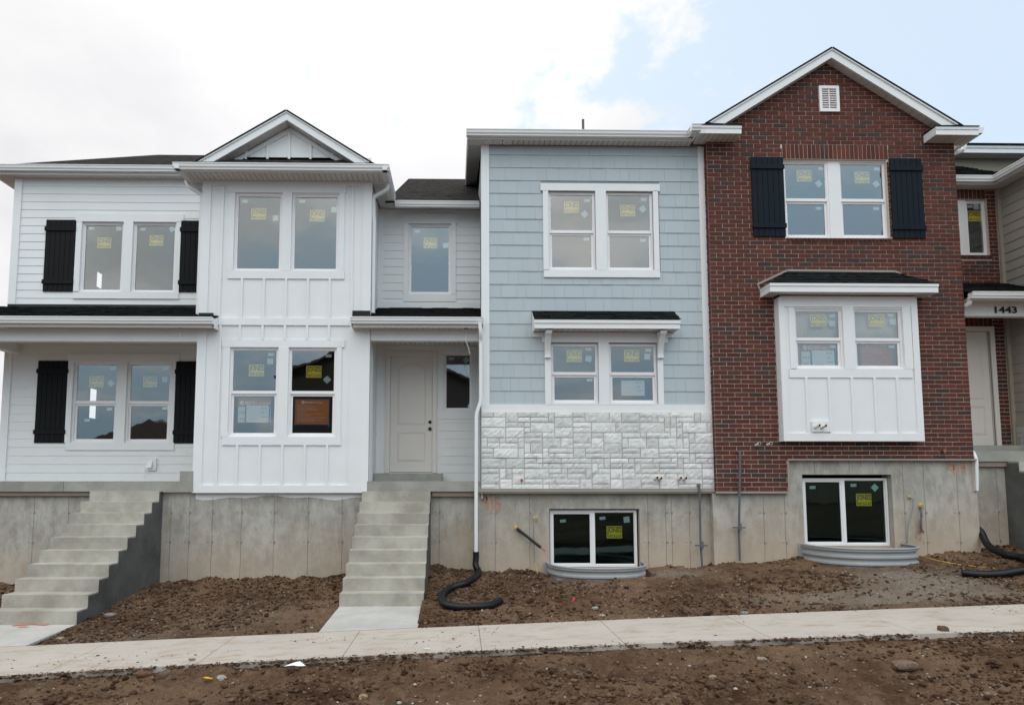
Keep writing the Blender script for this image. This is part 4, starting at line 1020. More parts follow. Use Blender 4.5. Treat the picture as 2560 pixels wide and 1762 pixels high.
_gl, _ga, _gr = P(1811.9, 309, 12.39), P(2079, 144, 12.39), P(2353.7, 313, 12.39)
def inside(x, z):
    e = _gl if x < _ga[0] else _gr
    return z < _ga[1]+(e[1]-_ga[1])*(x-_ga[0])/(e[0]-_ga[0])+.055
bk = MB()
# mortar backing: wall with openings, then the gable triangle
zEv = PZ(2100, 356, YR)+.02
wall_grid(bk, XR0+.004, XR1-.004, zr_b0, zEv, YR+.011, [opr, (xj_, XR1+1, zr_b0-1, zr_b1)], .05, 1)
hx = (gA[1]-zEv)/slope
bk.face(((max(XR0, gA[0]-hx), YR+.011, zEv), (min(XR1, gA[0]+hx), YR+.011, zEv), (gA[0], YR+.011, gA[1])), 1)
vent = pr((2047, 2096.6, 216.7, 280.8), YR); H_ = .0858
bricks(bk, XR0, XR1, zr_b0, gA[1], YR, ops=[(opr[0], opr[1], opr[2]-.0, opr[3]), sol, sill, (xj_, XR1+1, zr_b0-1, zr_b1), vent, (bay_x0+.05, bay_x1-.05, bz0+.05, bz1)], keep=inside, seed=6, zref=zr_b0)
upright(bk, sol[0], sol[1], sol[2], sol[3], YR, 25); upright(bk, sill[0], sill[1], sill[2], sill[3], YR, 25, .03, 5, depth=.09)
for x, y0, y1 in ((opr[0], YR+.012, YR+.13), (opr[1], YR+.012, YR+.13)): pass
# left return of the brick skin
bricks(bk, YR+.004, YG+.04, zr_b0, PZ(1790, 356, YR)+.1, XR0, L=.27, seed=8, axis='y', zref=zr_b0)
bk.face(((XR0+.011, YR, zr_b0), (XR0+.011, YG+.1, zr_b0), (XR0+.011, YG+.1, zEv), (XR0+.011, YR, zEv)), 1)
bk.face(((XR1-.011, YR, zr_b0), (XR1-.011, YR, zEv), (XR1-.011, 22, zEv), (XR1-.011, 22, zr_b0)), 1)
bk.build('brick_wall', ['brick', 'mortar'], BH)
m = MB(); x0, x1, z0, z1 = pr((2073.5, 2100.5, 402, 595), YR+.05); m.box(x0, x1, YR+.06, YR+.12, z0, z1); m.box(opr[0], opr[1], YR+.055, YR+.12, opr[3]-.03, opr[3]); m.build('mullion', 'white_board', BH)
shutter(BH, (1879, 1960, 394, 592), YR, 'shutter_brick'); shutter(BH, (2226, 2307, 398.5, 596.6), YR, 'shutter_brick')
gable(BH, (1763.3, 307.2), (2079, 117.7), (2404.2, 313), (1811.9, 309), (2079, 144), (2353.7, 313), 12.39, YR, 20.0)
rw = MB(); rw.face([(XR0, 19.9, zEv), (XR1, 19.9, zEv), (gA[0], 19.9, gA[1]+.1)]); rw.build('back_gable', 'stucco', BH)
# gable vent
m = MB(); x0, x1, z0, z1 = vent; m.ring(x0, x1, z0, z1, .055, YR-.03, YR+.02); n = 9
for i in range(n):
    a = z0+.055+(z1-z0-.11)*i/n; h = (z1-z0-.11)/n
    m.prism([(x0+.05, YR-.018, a+.002), (x0+.05, YR-.012, a+.002), (x0+.05, YR+.014, a+h*.78), (x0+.05, YR+.008, a+h*.78)], (x1-x0-.1, 0, 0))
m.box((x0+x1)/2-.008, (x0+x1)/2+.008, YR-.02, YR, z0+.05, z1-.05); m.box(x0+.05, x1-.05, YR+.015, YR+.02, z0+.05, z1-.05, 1); m.build('gable_vent', ['vinyl', 'pipe_hole'], BH)
# eave returns
def ret(px0, px1, py_t, py_b, Yf, nm='eave_return'):
    x0, x1 = PX(px0, (py_t+py_b)/2, Yf), PX(px1, (py_t+py_b)/2, Yf); z0, z1 = PZ((px0+px1)/2, py_b, Yf), PZ((px0+px1)/2, py_t, Yf); m = MB()
    m.box(x0, x1, Yf, Yf+.025, z0, z1); m.box(x0-.003, x1+.003, Yf-.014, Yf, z1-.05, z1+.004); m.box(x0, x0+.02, Yf+.025, YR, z0, z1); m.box(x1-.02, x1, Yf+.025, YR, z0, z1); m.build(nm, 'white_board', BH)
    s2 = MB(); soffit(s2, x0+.02, x1-.02, Yf+.025, YR+.1, z0+.006, .105 if px0 < 2000 else .17); s2.build('soffit', ['soffit', 'groove'], BH)
    t = MB(); roof_plane(t, (x0-.01, Yf-.03, z1+.005), (x1+.01, Yf-.03, z1+.005), (x1+.01, YR, z1+.03), (x0-.01, YR, z1+.03), .014); t.build('return_roof', 'shingle', BH); return x0, x1, z0, z1
rt = ret(1748.8, 1853.6, 314.5, 333.6, YRf); x0, x1, z0, z1 = ret(2339.4, 2446, 318, 337.2, YRf)
g = MB(); gutter(g, (x1, YRf+.0, z1), (x1, 20, z1), (1, 0, 0)); g.build('gutter', 'white_metal', BH)
downspout(BH, [(PX(2411, 364, 12.9), 12.9, PZ(2411, 358, 12.9)), (PX(2409, 378, 12.9), 12.9, PZ(2409, 376, 12.9)), (XR1+.045, 12.95, PZ(2390, 393, 12.9)), (XR1+.045, 12.95, PZ(2400, 700, 12.9))])
downspout(BH, [(PX(2434.5, 1130, YR+.1), YR+.14, PZ(2434, 1130, YR+.1)), (PX(2441, 1139, YR), YR+.06, PZ(2441, 1139, YR)), (PX(2443, 1150, YR), YR+.04, PZ(2443, 1152, YR)), (PX(2446, 1225, YR), YR+.06, PZ(2445, 1226, YR))])
# white box bay
bm = MB(); r_rb1, r_rb2 = (1986.5, 2108, 771, 922), (2135, 2257.7, 772, 923)
window(BH, r_rb1, YRB, 'hung', 847, marks=(('j', 2046.8, 800.5), ('r', 2082.5, 788.7, .08), ('s', 2082, 808, -.05), ('r', 2084, 866, .0)))
window(BH, r_rb2, YRB, 'hung', 848, marks=(('j', 2193, 800.5), ('r', 2229, 787, -.05), ('s', 2234, 803.5, .02), ('r', 2231, 866)))
orb = [pr(r, YRB, .006) for r in (r_rb1, r_rb2)]
wall_grid(bm, bay_x0, bay_x1, bz0, bz1, YRB, orb, .1); bm.box(bay_x0, bay_x1, YRB+.001, YR+.01, bz0-.0, bz0+.01, skip='f')
bm.face(((bay_x0, YR+.01, bz0), (bay_x0, YRB, bz0), (bay_x0, YRB, bz1), (bay_x0, YR+.01, bz1))); bm.face(((bay_x1, YRB, bz0), (bay_x1, YR+.01, bz0), (bay_x1, YR+.01, bz1), (bay_x1, YRB, bz1)))
bm.box(bay_x0-.012, bay_x0+.10, YRB-.024, YRB, bz0, bz1); bm.box(bay_x1-.11, bay_x1+.012, YRB-.024, YRB, bz0, bz1); bm.box(bay_x0-.014, bay_x0, YRB, YR, bz0, bz1)
board(bm, (1960, 2300, 1083.3, 1102.7), YRB, .028); board(bm, (1950, 2290, 741, 768), YRB, .021)
casing(bm, [(1973, 1986.7, 768, 923), (2107.8, 2135.2, 768, 923), (2257.5, 2278, 768, 923), (1973, 2280, 922, 944.3)], YRB, .02)
for px in (2017, 2074, 2131, 2188, 2244.5): batten(bm, px, 944, 1083.5, YRB)
bm.build('box_bay', 'white_board', BH)
Yh = 12.16; hx0, hx1 = PX(1925, 718, Yh), PX(2345.5, 718, Yh); hz0, hz1 = PZ(2130, 730, Yh), PZ(2130, 709, Yh)
t0, t1 = P(1968, 679, YR), P(2236, 681.5, YR)
m = MB(); m.box(hx0, hx1, Yh, Yh+.025, hz0, hz1); m.box(hx0-.006, hx1+.006, Yh-.015, Yh, hz1-.05, hz1+.004); m.box(hx0, hx0+.025, Yh+.025, YR, hz0, hz1); m.box(hx1-.025, hx1, Yh+.025, YR, hz0, hz1); m.box(hx0-.008, hx0, Yh-.014, YR, hz1-.05, hz1+.003); m.build('bay_fascia', 'white_board', BH)
m = MB(); soffit(m, hx0+.025, hx1-.025, Yh+.025, YRB-.026, hz0+.008, .11); soffit(m, hx0+.025, bay_x0-.014, YRB-.026, YR, hz0+.008, .11, 'x'); soffit(m, bay_x1+.012, hx1-.025, YRB-.026, YR, hz0+.008, .11, 'x'); m.build('bay_soffit', ['soffit', 'groove'], BH)
m = MB(); e = .02
A, B_, C2, D = Vector((hx0-e, Yh-e, hz1+.004)), Vector((hx1+e, Yh-e, hz1+.004)), Vector((t1[0], YR, t1[1])), Vector((t0[0], YR, t0[1]))
rn = random.Random(9); nc = 4
for i in range(nc):
    a0, a1 = i/nc, (i+1)/nc+.02; L0, R0, L1, R1_ = A.lerp(D, a0), B_.lerp(C2, a0), A.lerp(D, a1), B_.lerp(C2, a1); up = Vector((0, -.007, .014)); k = 26
    for j in range(k):
        u = up*rn.choice((1, 1, 1.7)); p, q_, r_, s2 = L0.lerp(R0, j/k), L0.lerp(R0, (j+1)/k), L1.lerp(R1_, (j+1)/k), L1.lerp(R1_, j/k)
        m.face((p, q_, q_+u, p+u)); m.face((p+u, q_+u, r_, s2))
m.face((A, D, Vector((hx0-e, YR, hz1+.004)))); m.face((B_, Vector((hx1+e, YR, hz1+.004)), C2))
m.build('bay_roof', 'shingle', BH)
m = MB(); fw = .04
for p, q_ in (((PX(1893, 714, YR), PZ(1893, 714, YR)), t0), (t0, t1), (t1, (PX(2278, 700, YR), PZ(2278, 700, YR)))):
    dxz = Vector((q_[0]-p[0], 0, q_[1]-p[1])); n_ = Vector((-dxz.z, 0, dxz.x)).normalized()*fw
    a, b = Vector((p[0], YR-.018, p[1])), Vector((q_[0], YR-.018, q_[1])); m.prism([a, b, b+n_, a+n_], (0, .016, 0))
p, q_ = P(1893, 714, YR), P(1903, 741, YR); m.prism([(p[0], YR-.018, p[1]), (p[0]+.03, YR-.018, p[1]), (q_[0]+.03, YR-.018, q_[1]), (q_[0], YR-.018, q_[1])], (0, .016, 0)); m.build('roof_flashing', 'flashing', BH)
m = MB(); board(m, (2028, 2073, 1053, 1079.5), YRB, .035); m.build('pipe_plate', 'white_metal', BH)
stub(BH, ((2049.3, 1062.7), (2065.5, 1063.5)), YRB-.15); stub(BH, ((1899.4, 1108.6), (1928, 1107.5)), YR-.10)
tap(BH, 2356.6, 1126.4, YR)
# flashing and foundation
YF2 = 12.65
m = MB(); zfl0 = zr_b0; m.box(XR0-.02, xj_+.02, YR-.03, YF2+.02, zfl0-.04, zfl0-.006); m.box(xj_-.005, xj_+.02, YR-.025, YF2, zfl0-.04, zr_b1-.01); m.box(xj_-.005, XR1+.03, YR-.03, YF2+.02, zr_b1-.036, zr_b1-.006); m.build('base_flashing', 'flashing', BH)
ob = pr((2008.5, 2233, 1186, 1364), YF2); fo = MB(); xf0, xf1 = PX(1783, 1300, YF2), PX(2441, 1200, YF2)
wall_grid(fo, xf0, xf1, -3.2, zr_b1-.01, YF2, [(ob[0], ob[1], ob[2]-.35, ob[3]), (xf0-1, xj_, zr_b0-.02, 5)], .30); fo.face(((xf0, YF2, -3.2), (xf0, YGF+.1, -3.2), (xf0, YGF+.1, zr_b0), (xf0, YF2, zr_b0))); fo.face(((xf1, YF2, -3.2), (xf1, YF2, zr_b1), (xf1, 14, zr_b1), (xf1, 14, -3.2)))
fo.box(ob[0], ob[1], YF2+.09, YF2+.28, ob[2]-.35, ob[2]-.003)
seams(fo, (1910, 1963.7), YF2, -3, zr_b0-.04); seams(fo, (2264, 2316, 2399), YF2, -3, zr_b1-.05); seams(fo, (2043, 2130), YF2, ob[3]+.01, zr_b1-.05); fo.build('foundation', ['foundation', 'seam'], BH)
window(BH, (2010, 2224, 1195, 1363), YF2+.09, 'slider', 2113, marks=(('r', 2033.7, 1218, .03), ('r', 2136, 1212.5, .03), ('s', 2189.5, 1218.5, .78), ('j', 2162, 1249)), recess=.03)
conduit(BH, ((1846.5, 1129, -.06), (1846.8, 1160, -.06), (1849, 1330, .03), (1852, 1402, .04)), YR-.03, (1849.5, 1318))
m = MB(); a = P(2273.5, 1241.8, YF2); m.tube([(a[0], YF2+.01, a[1]), (a[0], YF2-.03, a[1]-.01)], .03, 7, mi=1); m.tube(spline([(PX(x, y, YF2-.05), YF2-.05, PZ(x, y, YF2-.05)) for x, y in ((2274, 1243), (2283, 1252), (2278, 1290), (2270, 1320), (2269, 1359))]), .011, 7); m.build('electric_cable', ['grey_cable', 'foam'], BH)
m = MB(); a = P(2301.7, 1264, YF2); m.tube([(a[0], YF2+.01, a[1]), (a[0], YF2-.03, a[1]-.01)], .05, 8, mi=1); rn = random.Random(2)
for i in range(5): m.tube(spline([(PX(2302+rn.uniform(-3, 3), y, YF2-.06), YF2-.06+rn.uniform(-.03, .03), PZ(2302, y, YF2-.06)) for y in (1266, 1285, 1305, 1320)]+[(PX(2303, 1330, YF2)+.01, YF2-.06, PZ(2303, 1330, YF2))]), .011, 6)
m.tube([(PX(2302, 1300, YF2-.06)+.025*math.cos(t*1.1), YF2-.06+.025*math.sin(t*1.1), PZ(2302, 1298+t*.55, YF2)) for t in range(60)], .006, 5, mi=2)
m.tube(spline([(PX(x, y, YF2-.07), YF2-.07, PZ(x, y, YF2-.07)) for x, y in ((2302, 1325), (2292, 1332), (2289, 1340), (2297, 1347), (2303, 1342), (2299, 1352), (2304, 1350))]), .005, 5, mi=2); m.build('wire_bundle', ['conduit', 'foam', 'copper'], BH)
spray(BH, [[(2381, 1166), (2375, 1160), (2373, 1168), (2378, 1176), (2386, 1170), (2384, 1160), (2385, 1175), (2386, 1188)], [(2395, 1160), (2396, 1172), (2397, 1183)], [(2402, 1160), (2403, 1170), (2414, 1169)], [(2410, 1158), (2411, 1170), (2412, 1184)]], YF2-.004, .011)
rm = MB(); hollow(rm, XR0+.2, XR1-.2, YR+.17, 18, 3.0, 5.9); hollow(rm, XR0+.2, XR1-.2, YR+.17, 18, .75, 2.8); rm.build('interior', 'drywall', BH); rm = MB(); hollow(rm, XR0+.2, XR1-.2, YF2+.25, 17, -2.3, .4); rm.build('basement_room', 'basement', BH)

# ------------------------------------------------------------------ right-hand townhouse (recessed brick porch, tan siding)
TH = thing('townhouse', 'tan-sided townhouse with recessed brick porch numbered 1443 at right edge', 'house', (XR1+.8, YQ, .4), 'attached townhouses of the terrace')
XT = PX(2505.5, 600, YQ); zq0 = PZ(2450, 1127, 12.85); zqs = PZ(2440, 474.5, YQ); zqm = PZ(2450, 710, YQ)
r_q = (2417.5, 2467.5, 501, 637.5); window(TH, r_q, YQ+.05, 'fixed', marks=(('j', 2436, 540), ('r', 2426, 516), ('s', 2441, 517)))
oq = pr((2385, 2471, 498, 638), YQ); dq1 = PX(2481, 970, YQ); dz0, dz1 = PZ(2480, 1115, YQ), PZ(2480, 828, YQ); od = (dq1-.905, dq1, dz0, dz1)
bq = MB(); xq0 = XR1-.3
wall_grid(bq, xq0, XT+.1, zq0, zqs+.2, YQ+.011, [oq, (od[0]-.1, od[1]+.1, dz0-.3, dz1+.1)], .1, 1)
solq = (oq[0], oq[1]-.02, oq[3], oq[3]+.22); silq = (oq[0], oq[1]+.03, oq[2]-.085, oq[2]); sold = (od[0]-.2, od[1]+.1, dz1+.1, dz1+.33)
bricks(bq, xq0, XT-.09, zq0, zqs+.1, YQ, ops=[oq, solq, silq, (od[0]-.1, od[1]+.1, dz0-.5, dz1+.1), sold], seed=12)
upright(bq, *solq, YQ, 8); upright(bq, *silq, YQ, 9, .03, 4, depth=.06); upright(bq, *sold, YQ, 12); bq.build('brick_wall', ['brick', 'mortar'], TH)
m = MB(); m.box(PX(2388, 570, YQ), PX(2417, 570, YQ+.05), YQ+.05, YQ+.1, oq[2], oq[3]); m.build('mullion', 'white_board', TH)
entry_door(TH, *od, YQ, .10, knobs=False)
tw = MB(); zg_ = PZ(2560, 1045, 12.9)
yfr = 12.4
def wy(y0, y1, z0, z1): tw.face(((XT, y1, z0), (XT, y0, z0), (XT, y0, z1), (XT, y1, z1)))
lap(tw, yfr, YQ-.001, zg_, 6.2, XT, .20, (), .014, 0, 0, 'y'); tw.face(((XT+.002, 12.4, 3.0), (XT+.002, 10.8, 3.0), (XT+.002, 10.8, 6.3), (XT+.002, 12.4, 6.3))); lap(tw, 10.8, 12.4, 3.0, 6.2, XT, .20, (), .014, 0, 0, 'y'); tw.face(((XT+.004, YQ, -2.4), (XT+.004, yfr, -2.4), (XT+.004, yfr, 6.3), (XT+.004, YQ, 6.3)))  # upper wall runs on forward out of view, added for the small pane's reflection
tw.face(((XT, yfr, -2.4), (XT+5, yfr, -2.4), (XT+5, yfr, 6.3), (XT, yfr, 6.3))); lap(tw, XT+.1, XT+5, zg_, 6.2, yfr, .2, (), .014)
tw.build('lap_siding', 'tan_siding', TH)
m = MB(); m.box(XT-.085, XT-.0, YQ-.05, YQ-.002, zq0, zqs); m.box(XT-.03, XT+.0, yfr, YQ-.05, zg_-.11, zg_+.0); m.build('corner_trim', 'stucco', TH)
sm = MB(); rn = random.Random(31)
y = yfr
zrow = zq0
while zrow < zg_-.12:
    hh = min(rn.choice((.1, .2, .2)), zg_-.11-zrow); y = yfr
    while y < YQ-.06:
        ww = rn.choice((.16, .25, .34)); ye = min(y+ww, YQ-.06); t = rn.uniform(.3, .45); nx = .03+rn.uniform(0, .015)
        sm.box(XT-nx, XT+.01, y+.005, ye-.005, zrow+.005, zrow+hh-.005, 1, (t, t*.98, t*.93)); y = ye
    zrow += hh
sm.box(XT-.02, XT, yfr, YQ-.055, zq0, zg_-.11, 0); sm.build('stone_veneer', ['stone_joint', 'stone'], TH)
# eaves and roofs
YQf = 13.45; zqg = PZ(2400, 437.5, YQf-.125); xqt = PX(2484, 437, YQf); m = MB(); gutter(m, (XR1+.02, YQf, zqg), (xqt, YQf, zqg), (0, -1, 0)); gutter(m, (xqt, YQf-.05, zqg), (xqt, 10.7, zqg), (-1, 0, 0)); m.build('gutter', 'white_metal', TH)
m = MB(); m.box(XR1+.02, xqt, YQf, YQf+.025, zqs, zqg-.01); m.box(xqt, xqt+.025, 10.7, YQf+.025, zqs, zqg-.01); m.build('fascia', 'white_metal', TH)
m = MB(); soffit(m, XR1, XT, YQf+.025, YQ-.0, zqs, .2); soffit(m, xqt+.025, XT-.0, 10.7, YQf+.025, zqs, .2, 'x'); m.build('soffit', ['soffit', 'groove'], TH)
m = MB(); zrt = PZ(2420, 414, 15.4); shingle_courses(m, XR1-.5, XT+.3, YQf-.09, zqg-.01, 15.4, zrt, seed=11, expo=.16); roof_plane(m, (xqt, 10.7, zqg-.01), (xqt, 15.4, zqg-.01), (xqt+3, 15.4, zqg+1.2), (xqt+3, 10.7, zqg+1.2), .03); m.build('roof', 'shingle', TH)
m = MB(); m.box(XR1-1.5, XT+4, 15.4, 15.6, zrt-.3, PZ(2450, 378, 15.4)); m.build('upper_wall', 'stucco', TH)
m = MB(); zf0, zf1 = PZ(2450, 382, 15.1), PZ(2450, 364.5, 15.1); m.box(XR1-1.5, XT+4, 15.1, 15.14, zf0, zf1); m.box(XR1-1.5, XT+4, 15.14, 15.4, zf0+.0, zf0+.02); m.box(XR1-1.5, XT+4, 15.08, 15.1, zf1-.06, zf1+.002); m.build('upper_fascia', 'white_board', TH)
m = MB(); roof_plane(m, (XR1-1.5, 15.05, zf1+.005), (XT+4, 15.05, zf1+.005), (XT+4, 19, zf1+.8), (XR1-1.5, 19, zf1+.8), .035); m.build('upper_roof', 'shingle', TH)
YTb = 12.8; YTf = 12.50; zpg = PZ(2480, 728.5, YTf-.125); zpf = PZ(2480, 750.5, YTf); zpb0, zpb1 = PZ(2480, 790, YTb), PZ(2480, 757.5, YTb)
m = MB(); gutter(m, (XR1+.03, YTf, zpg), (XT+1.2, YTf, zpg), (0, -1, 0)); m.build('gutter', 'white_metal', TH)
m = MB(); m.box(XR1+.03, XT+1.2, YTf, YTf+.02, zpf, zpg-.01); m.build('fascia', 'white_metal', TH)
m = MB(); soffit(m, XR1+.03, XT+1.2, YTf+.02, YTb, zpb1, .11); soffit(m, XR1, XT-.0, YTb+.15, YQ, zpb1-.05, .11); m.build('soffit', ['soffit', 'groove'], TH)
m = MB(); shingle_courses(m, XR1+.01, XT-.001, YTf-.08, zpg-.01, YQ, zqm+.02, seed=13); m.build('porch_roof', 'shingle', TH)
m = MB(); m.box(XR1+.005, XT+1.2, YTb, YTb+.15, zpb0, zpb1); m.build('porch_beam', 'white_board', TH)
m = MB(); a, b = P(2486.5, 783.3, YTb), P(2541, 766.5, YTb); put_text(m, '1443', a[0], b[0], a[1], b[1], YTb-.012, 0, .03); put_text(m, '1443', a[0], b[0], a[1], b[1], YTb-.008, 0, .03); m.build('house_number', 'ink', TH)
m = MB(); zs1, zs0 = zq0, PZ(2450, 1153, 12.85); m.box(XR1+.002, XT-.045, 12.85, YQ, zs0, zs1); m.box(XR1+.002, XT-.05, 13.35, YQ-.001, zs1, dz0-.002); m.build('porch_slab', 'slab', TH, bevel=.006)
xf2 = PX(2513, 1160, 12.9)
m = MB(); m.box(XR1+.02, xf2+.01, 12.88, 12.95, PZ(2480, 1166, 12.88), zs0-.002); m.build('ledger_board', 'wood', TH)
fo = MB(); fo.box(XR1-.3, XT+1, 12.95, 13.3, -3.2, zs0); seams(fo, (2498,), 12.95, -3, zs0-.1); fo.build('foundation', ['foundation', 'seam'], TH)
rm = MB(); hollow(rm, XR1+.05, XT-.1, YQ+.12, 17, 2.9, 6.0); rm.build('interior', 'drywall', TH)
downspout(TH, [(PX(2424, 751, 12.55), 12.55, PZ(2424, 744, 12.55)), (PX(2424, 760, 12.55), 12.55, PZ(2424, 760, 12.55)), (XR1+.05, 12.75, PZ(2415, 766, 12.6)), (XR1-.1, 12.85, PZ(2409, 768, 12.6))])

# ================================================================== stairs
RS = .1935; TM, TL_ = .2795, .287
def staircase(label, XLf, XRt, n, Y0, z0, tread=.28, rise=RS, mirror_right=True, Yback=12.97, ybase=None):
    t = thing('concrete_staircase', label, 'stairs', ((XLf+XRt)/2, Y0-tread*(n-1), z0-rise*n), 'concrete staircases up to the porches')
    for i in range(n):
        yf = Y0-tread*i; zt_ = z0-rise*i
        m = MB(); yb = Y0-tread*(i-1)+.0 if i else Yback-.02
        m.box(XLf, XRt, yf, yb-(.001 if i else 0), zt_-rise+(.0), zt_); m.build('step', 'step', t, bevel=.012)
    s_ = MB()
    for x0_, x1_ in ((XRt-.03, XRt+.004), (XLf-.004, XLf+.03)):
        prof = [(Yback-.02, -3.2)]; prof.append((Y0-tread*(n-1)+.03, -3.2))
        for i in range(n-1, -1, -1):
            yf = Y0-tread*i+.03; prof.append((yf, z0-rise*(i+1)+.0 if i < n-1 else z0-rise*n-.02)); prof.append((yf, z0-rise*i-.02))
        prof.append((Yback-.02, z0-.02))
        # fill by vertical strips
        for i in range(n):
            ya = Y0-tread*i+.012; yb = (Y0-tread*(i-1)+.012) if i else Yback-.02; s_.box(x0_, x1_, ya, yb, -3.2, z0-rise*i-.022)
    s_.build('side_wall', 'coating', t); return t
mx0, mx1 = -.5, 0
YM8, YL9 = 12.8-TM*8, 12.8-TL_*9
N8l, N8r = PX(848.5, 1482, YM8), PX(1059, 1482, YM8)
staircase('concrete staircase of nine steps rising to the recessed entrance door', N8l, N8r, 9, 12.8, -.213, TM)
M9r = PX(192.3, 1521, YL9); M9l = M9r-(N8r-N8l)
staircase('concrete staircase with dark coated side climbing to the left porch', M9l, M9r, 10, 12.8, -.205, TL_)
Xs = xf2+.02
ts = thing('concrete_staircase', 'concrete staircase side cut off by the right edge of the photo', 'stairs', (Xs+.6, 12.2, -1.2), 'concrete staircases up to the porches')
for i in range(7):
    m = MB(); m.box(Xs, Xs+1.3, 12.6-.2975*i, 12.94 if i == 0 else 12.6-.2975*(i-1)-.001, zs0-.195*(i+1), zs0-.01-.195*i); m.build('step', 'step', ts, bevel=.012)
m = MB()
for i in range(7): m.box(Xs-.004, Xs+.03, 12.61-.2975*i, 12.945 if i == 0 else 12.61-.2975*(i-1), -3.2, zs0-.03-.195*i)
m.build('side_wall', 'coating', ts)

# ================================================================== ground, walks and loose things
def hsh(ix, iy, s):
    n = (ix*374761393+iy*668265263+s*1442695041) & 0xffffffff
    n = ((n ^ (n >> 13))*1274126177) & 0xffffffff
    return ((n ^ (n >> 16)) & 0xffff)/65535.0
def vnoise(x, y, s=0):
    ix, iy = np.floor(x).astype(np.int64), np.floor(y).astype(np.int64); fx, fy = x-ix, y-iy
    ux, uy = fx*fx*(3-2*fx), fy*fy*(3-2*fy)
    a, b, c, d = hsh(ix, iy, s), hsh(ix+1, iy, s), hsh(ix, iy+1, s), hsh(ix+1, iy+1, s)
    return (a*(1-ux)+b*ux)*(1-uy)+(c*(1-ux)+d*ux)*uy
def fbm(x, y, o=4, s=0, g=.5):
    t, a, n = 0, 1.0, 0
    for i in range(o): t = t+a*vnoise(x*2**i+17.3*i, y*2**i+9.1*i, s+i); n += a; a *= g
    return t/n
WF, WN = 9.06, 7.70
_fw = [(lambda q: (q[0], q[1]))(P(a, b, WF)) for a, b in ((0, 1615.8), (81, 1612.5), (320, 1602.7), (640, 1589), (1047, 1569), (1160, 1562.8), (1501, 1552), (1860, 1532), (2560, 1510.5))]
_pf = np.polyfit([q[0] for q in _fw], [q[1] for q in _fw], 2)
_nw = [P(a, b, WN) for a, b in ((0, 1688), (482, 1661.5), (640, 1652), (849, 1640.8), (1280, 1622), (1548, 1612.6), (1860, 1595.6), (2560, 1577))]
_pn = np.polyfit([q[0] for q in _nw], [q[1] for q in _nw], 2)
def zwalk(X): return np.polyval(_pf, np.clip(X, -16, 14))
def znear(X): return np.polyval(_pn, np.clip(X, -16, 14))
def zmid(X, Y): t = np.clip((Y-WN)/(WF-WN), 0, 1); return znear(X)*(1-t)+zwalk(X)*t
_fx = [P(a, b, 12.97) for a, b in ((50, 1460), (417, 1454), (640, 1448), (862, 1437), (935, 1425), (1079, 1409), (1198, 1424), (1273, 1426), (1450, 1424), (1620, 1416), (1763, 1412), (1860, 1401), (2001, 1386), (2291, 1374), (2449, 1372))]
FX = np.array([-14]+[q[0] for q in _fx]+[14]); FZ = np.array([_fx[0][1]-.05]+[q[1] for q in _fx]+[_fx[-1][1]+.08])
def gbase(X, Y):
    zs = zwalk(X); zf = np.interp(X, FX, FZ)
    t = np.clip((Y-WF)/(13.0-WF), 0, 1); yard = zs-.035+(zf-zs+.035)*t**1.1
    fr = znear(X)-.06-.02*np.clip(WN-Y, 0, 8)
    return np.where(Y > WF, yard, np.where(Y > WN, zs-.25, fr))
def gh(X, Y, fine=True):
    X = np.asarray(X, float); Y = np.asarray(Y, float); z = gbase(X, Y)
    inner = ((Y > WF) | (Y < WN))
    edge = np.clip(np.minimum(np.abs(Y-WF), np.abs(Y-WN))/.25, .25, 1)
    rough = .45+1.1*np.clip(fbm(X*.55, Y*.7, 3, 5)-.3, 0, 1)
    near = np.clip((13-Y)/.5, .3, 1)
    d = (fbm(X*1.4, Y*1.9, 3, 1)-.5)*.11 + (fbm(X*5, Y*6, 3, 2)-.5)*.13*rough
    if fine:
        b = fbm(X*14, Y*16, 3, 3); d = d+(np.abs(b-.5)*-.14+.018)*rough+(fbm(X*34, Y*36, 2, 4)-.5)*.045*rough
    # long wheel-smoothed ridges in the strip beside the road
    d = d+np.where((Y < WN), (fbm(X*.5+3, Y*5.5+X*.35, 3, 7)-.5)*.19, 0)
    # spoil heaped against the walls
    d = d+np.where(Y > 12.2, np.clip((Y-12.2)/.6, 0, 1)*(fbm(X*2.2, Y*2, 3, 8)-.42)*.16, 0)
    z = z+np.where(inner, d*edge, 0)
    return z
ZB_M, ZB_L = -.213-RS*9, -.205-RS*10              # foot of each staircase
def carve(X, Y, z):
    for x0, x1, zb in ((N8l, N8r, ZB_M), (M9l, M9r, ZB_L)):
        z = np.where((X > x0+.02) & (X < x1-.02) & (Y > WF-.4), np.minimum(z, np.minimum(zb, zwalk(X))-.15), z)
    for x0, x1, yd, zb in ((1.75, 3.55, YGF+.3, ob_g[2]-.28), (PX(2012, 1360, YF2), PX(2225, 1360, YF2), YF2+.3, ob[2]-.3)):
        z = np.where((X > x0) & (X < x1) & (Y > 12.0) & (Y < 13.6), zb, z)
    return z
xs = np.unique(np.concatenate([np.linspace(-400, -40, 10), np.linspace(-40, -11, 16), np.arange(-11, -7.2, .06), np.arange(-7.2, 11.2, .024), np.linspace(11.2, 14, 12), np.linspace(14, 40, 14), np.linspace(40, 400, 10)]))
ys = np.unique(np.concatenate([np.linspace(-400, -30, 12), np.linspace(-30, 4.0, 26), np.linspace(4.0, 5.6, 20), np.arange(5.6, 7.72, .017), np.arange(7.72, 13.02, .024), np.linspace(13.05, 30, 8), np.linspace(30, 400, 10)]))
XX, YY = np.meshgrid(xs, ys); ZZ = gh(XX, YY)
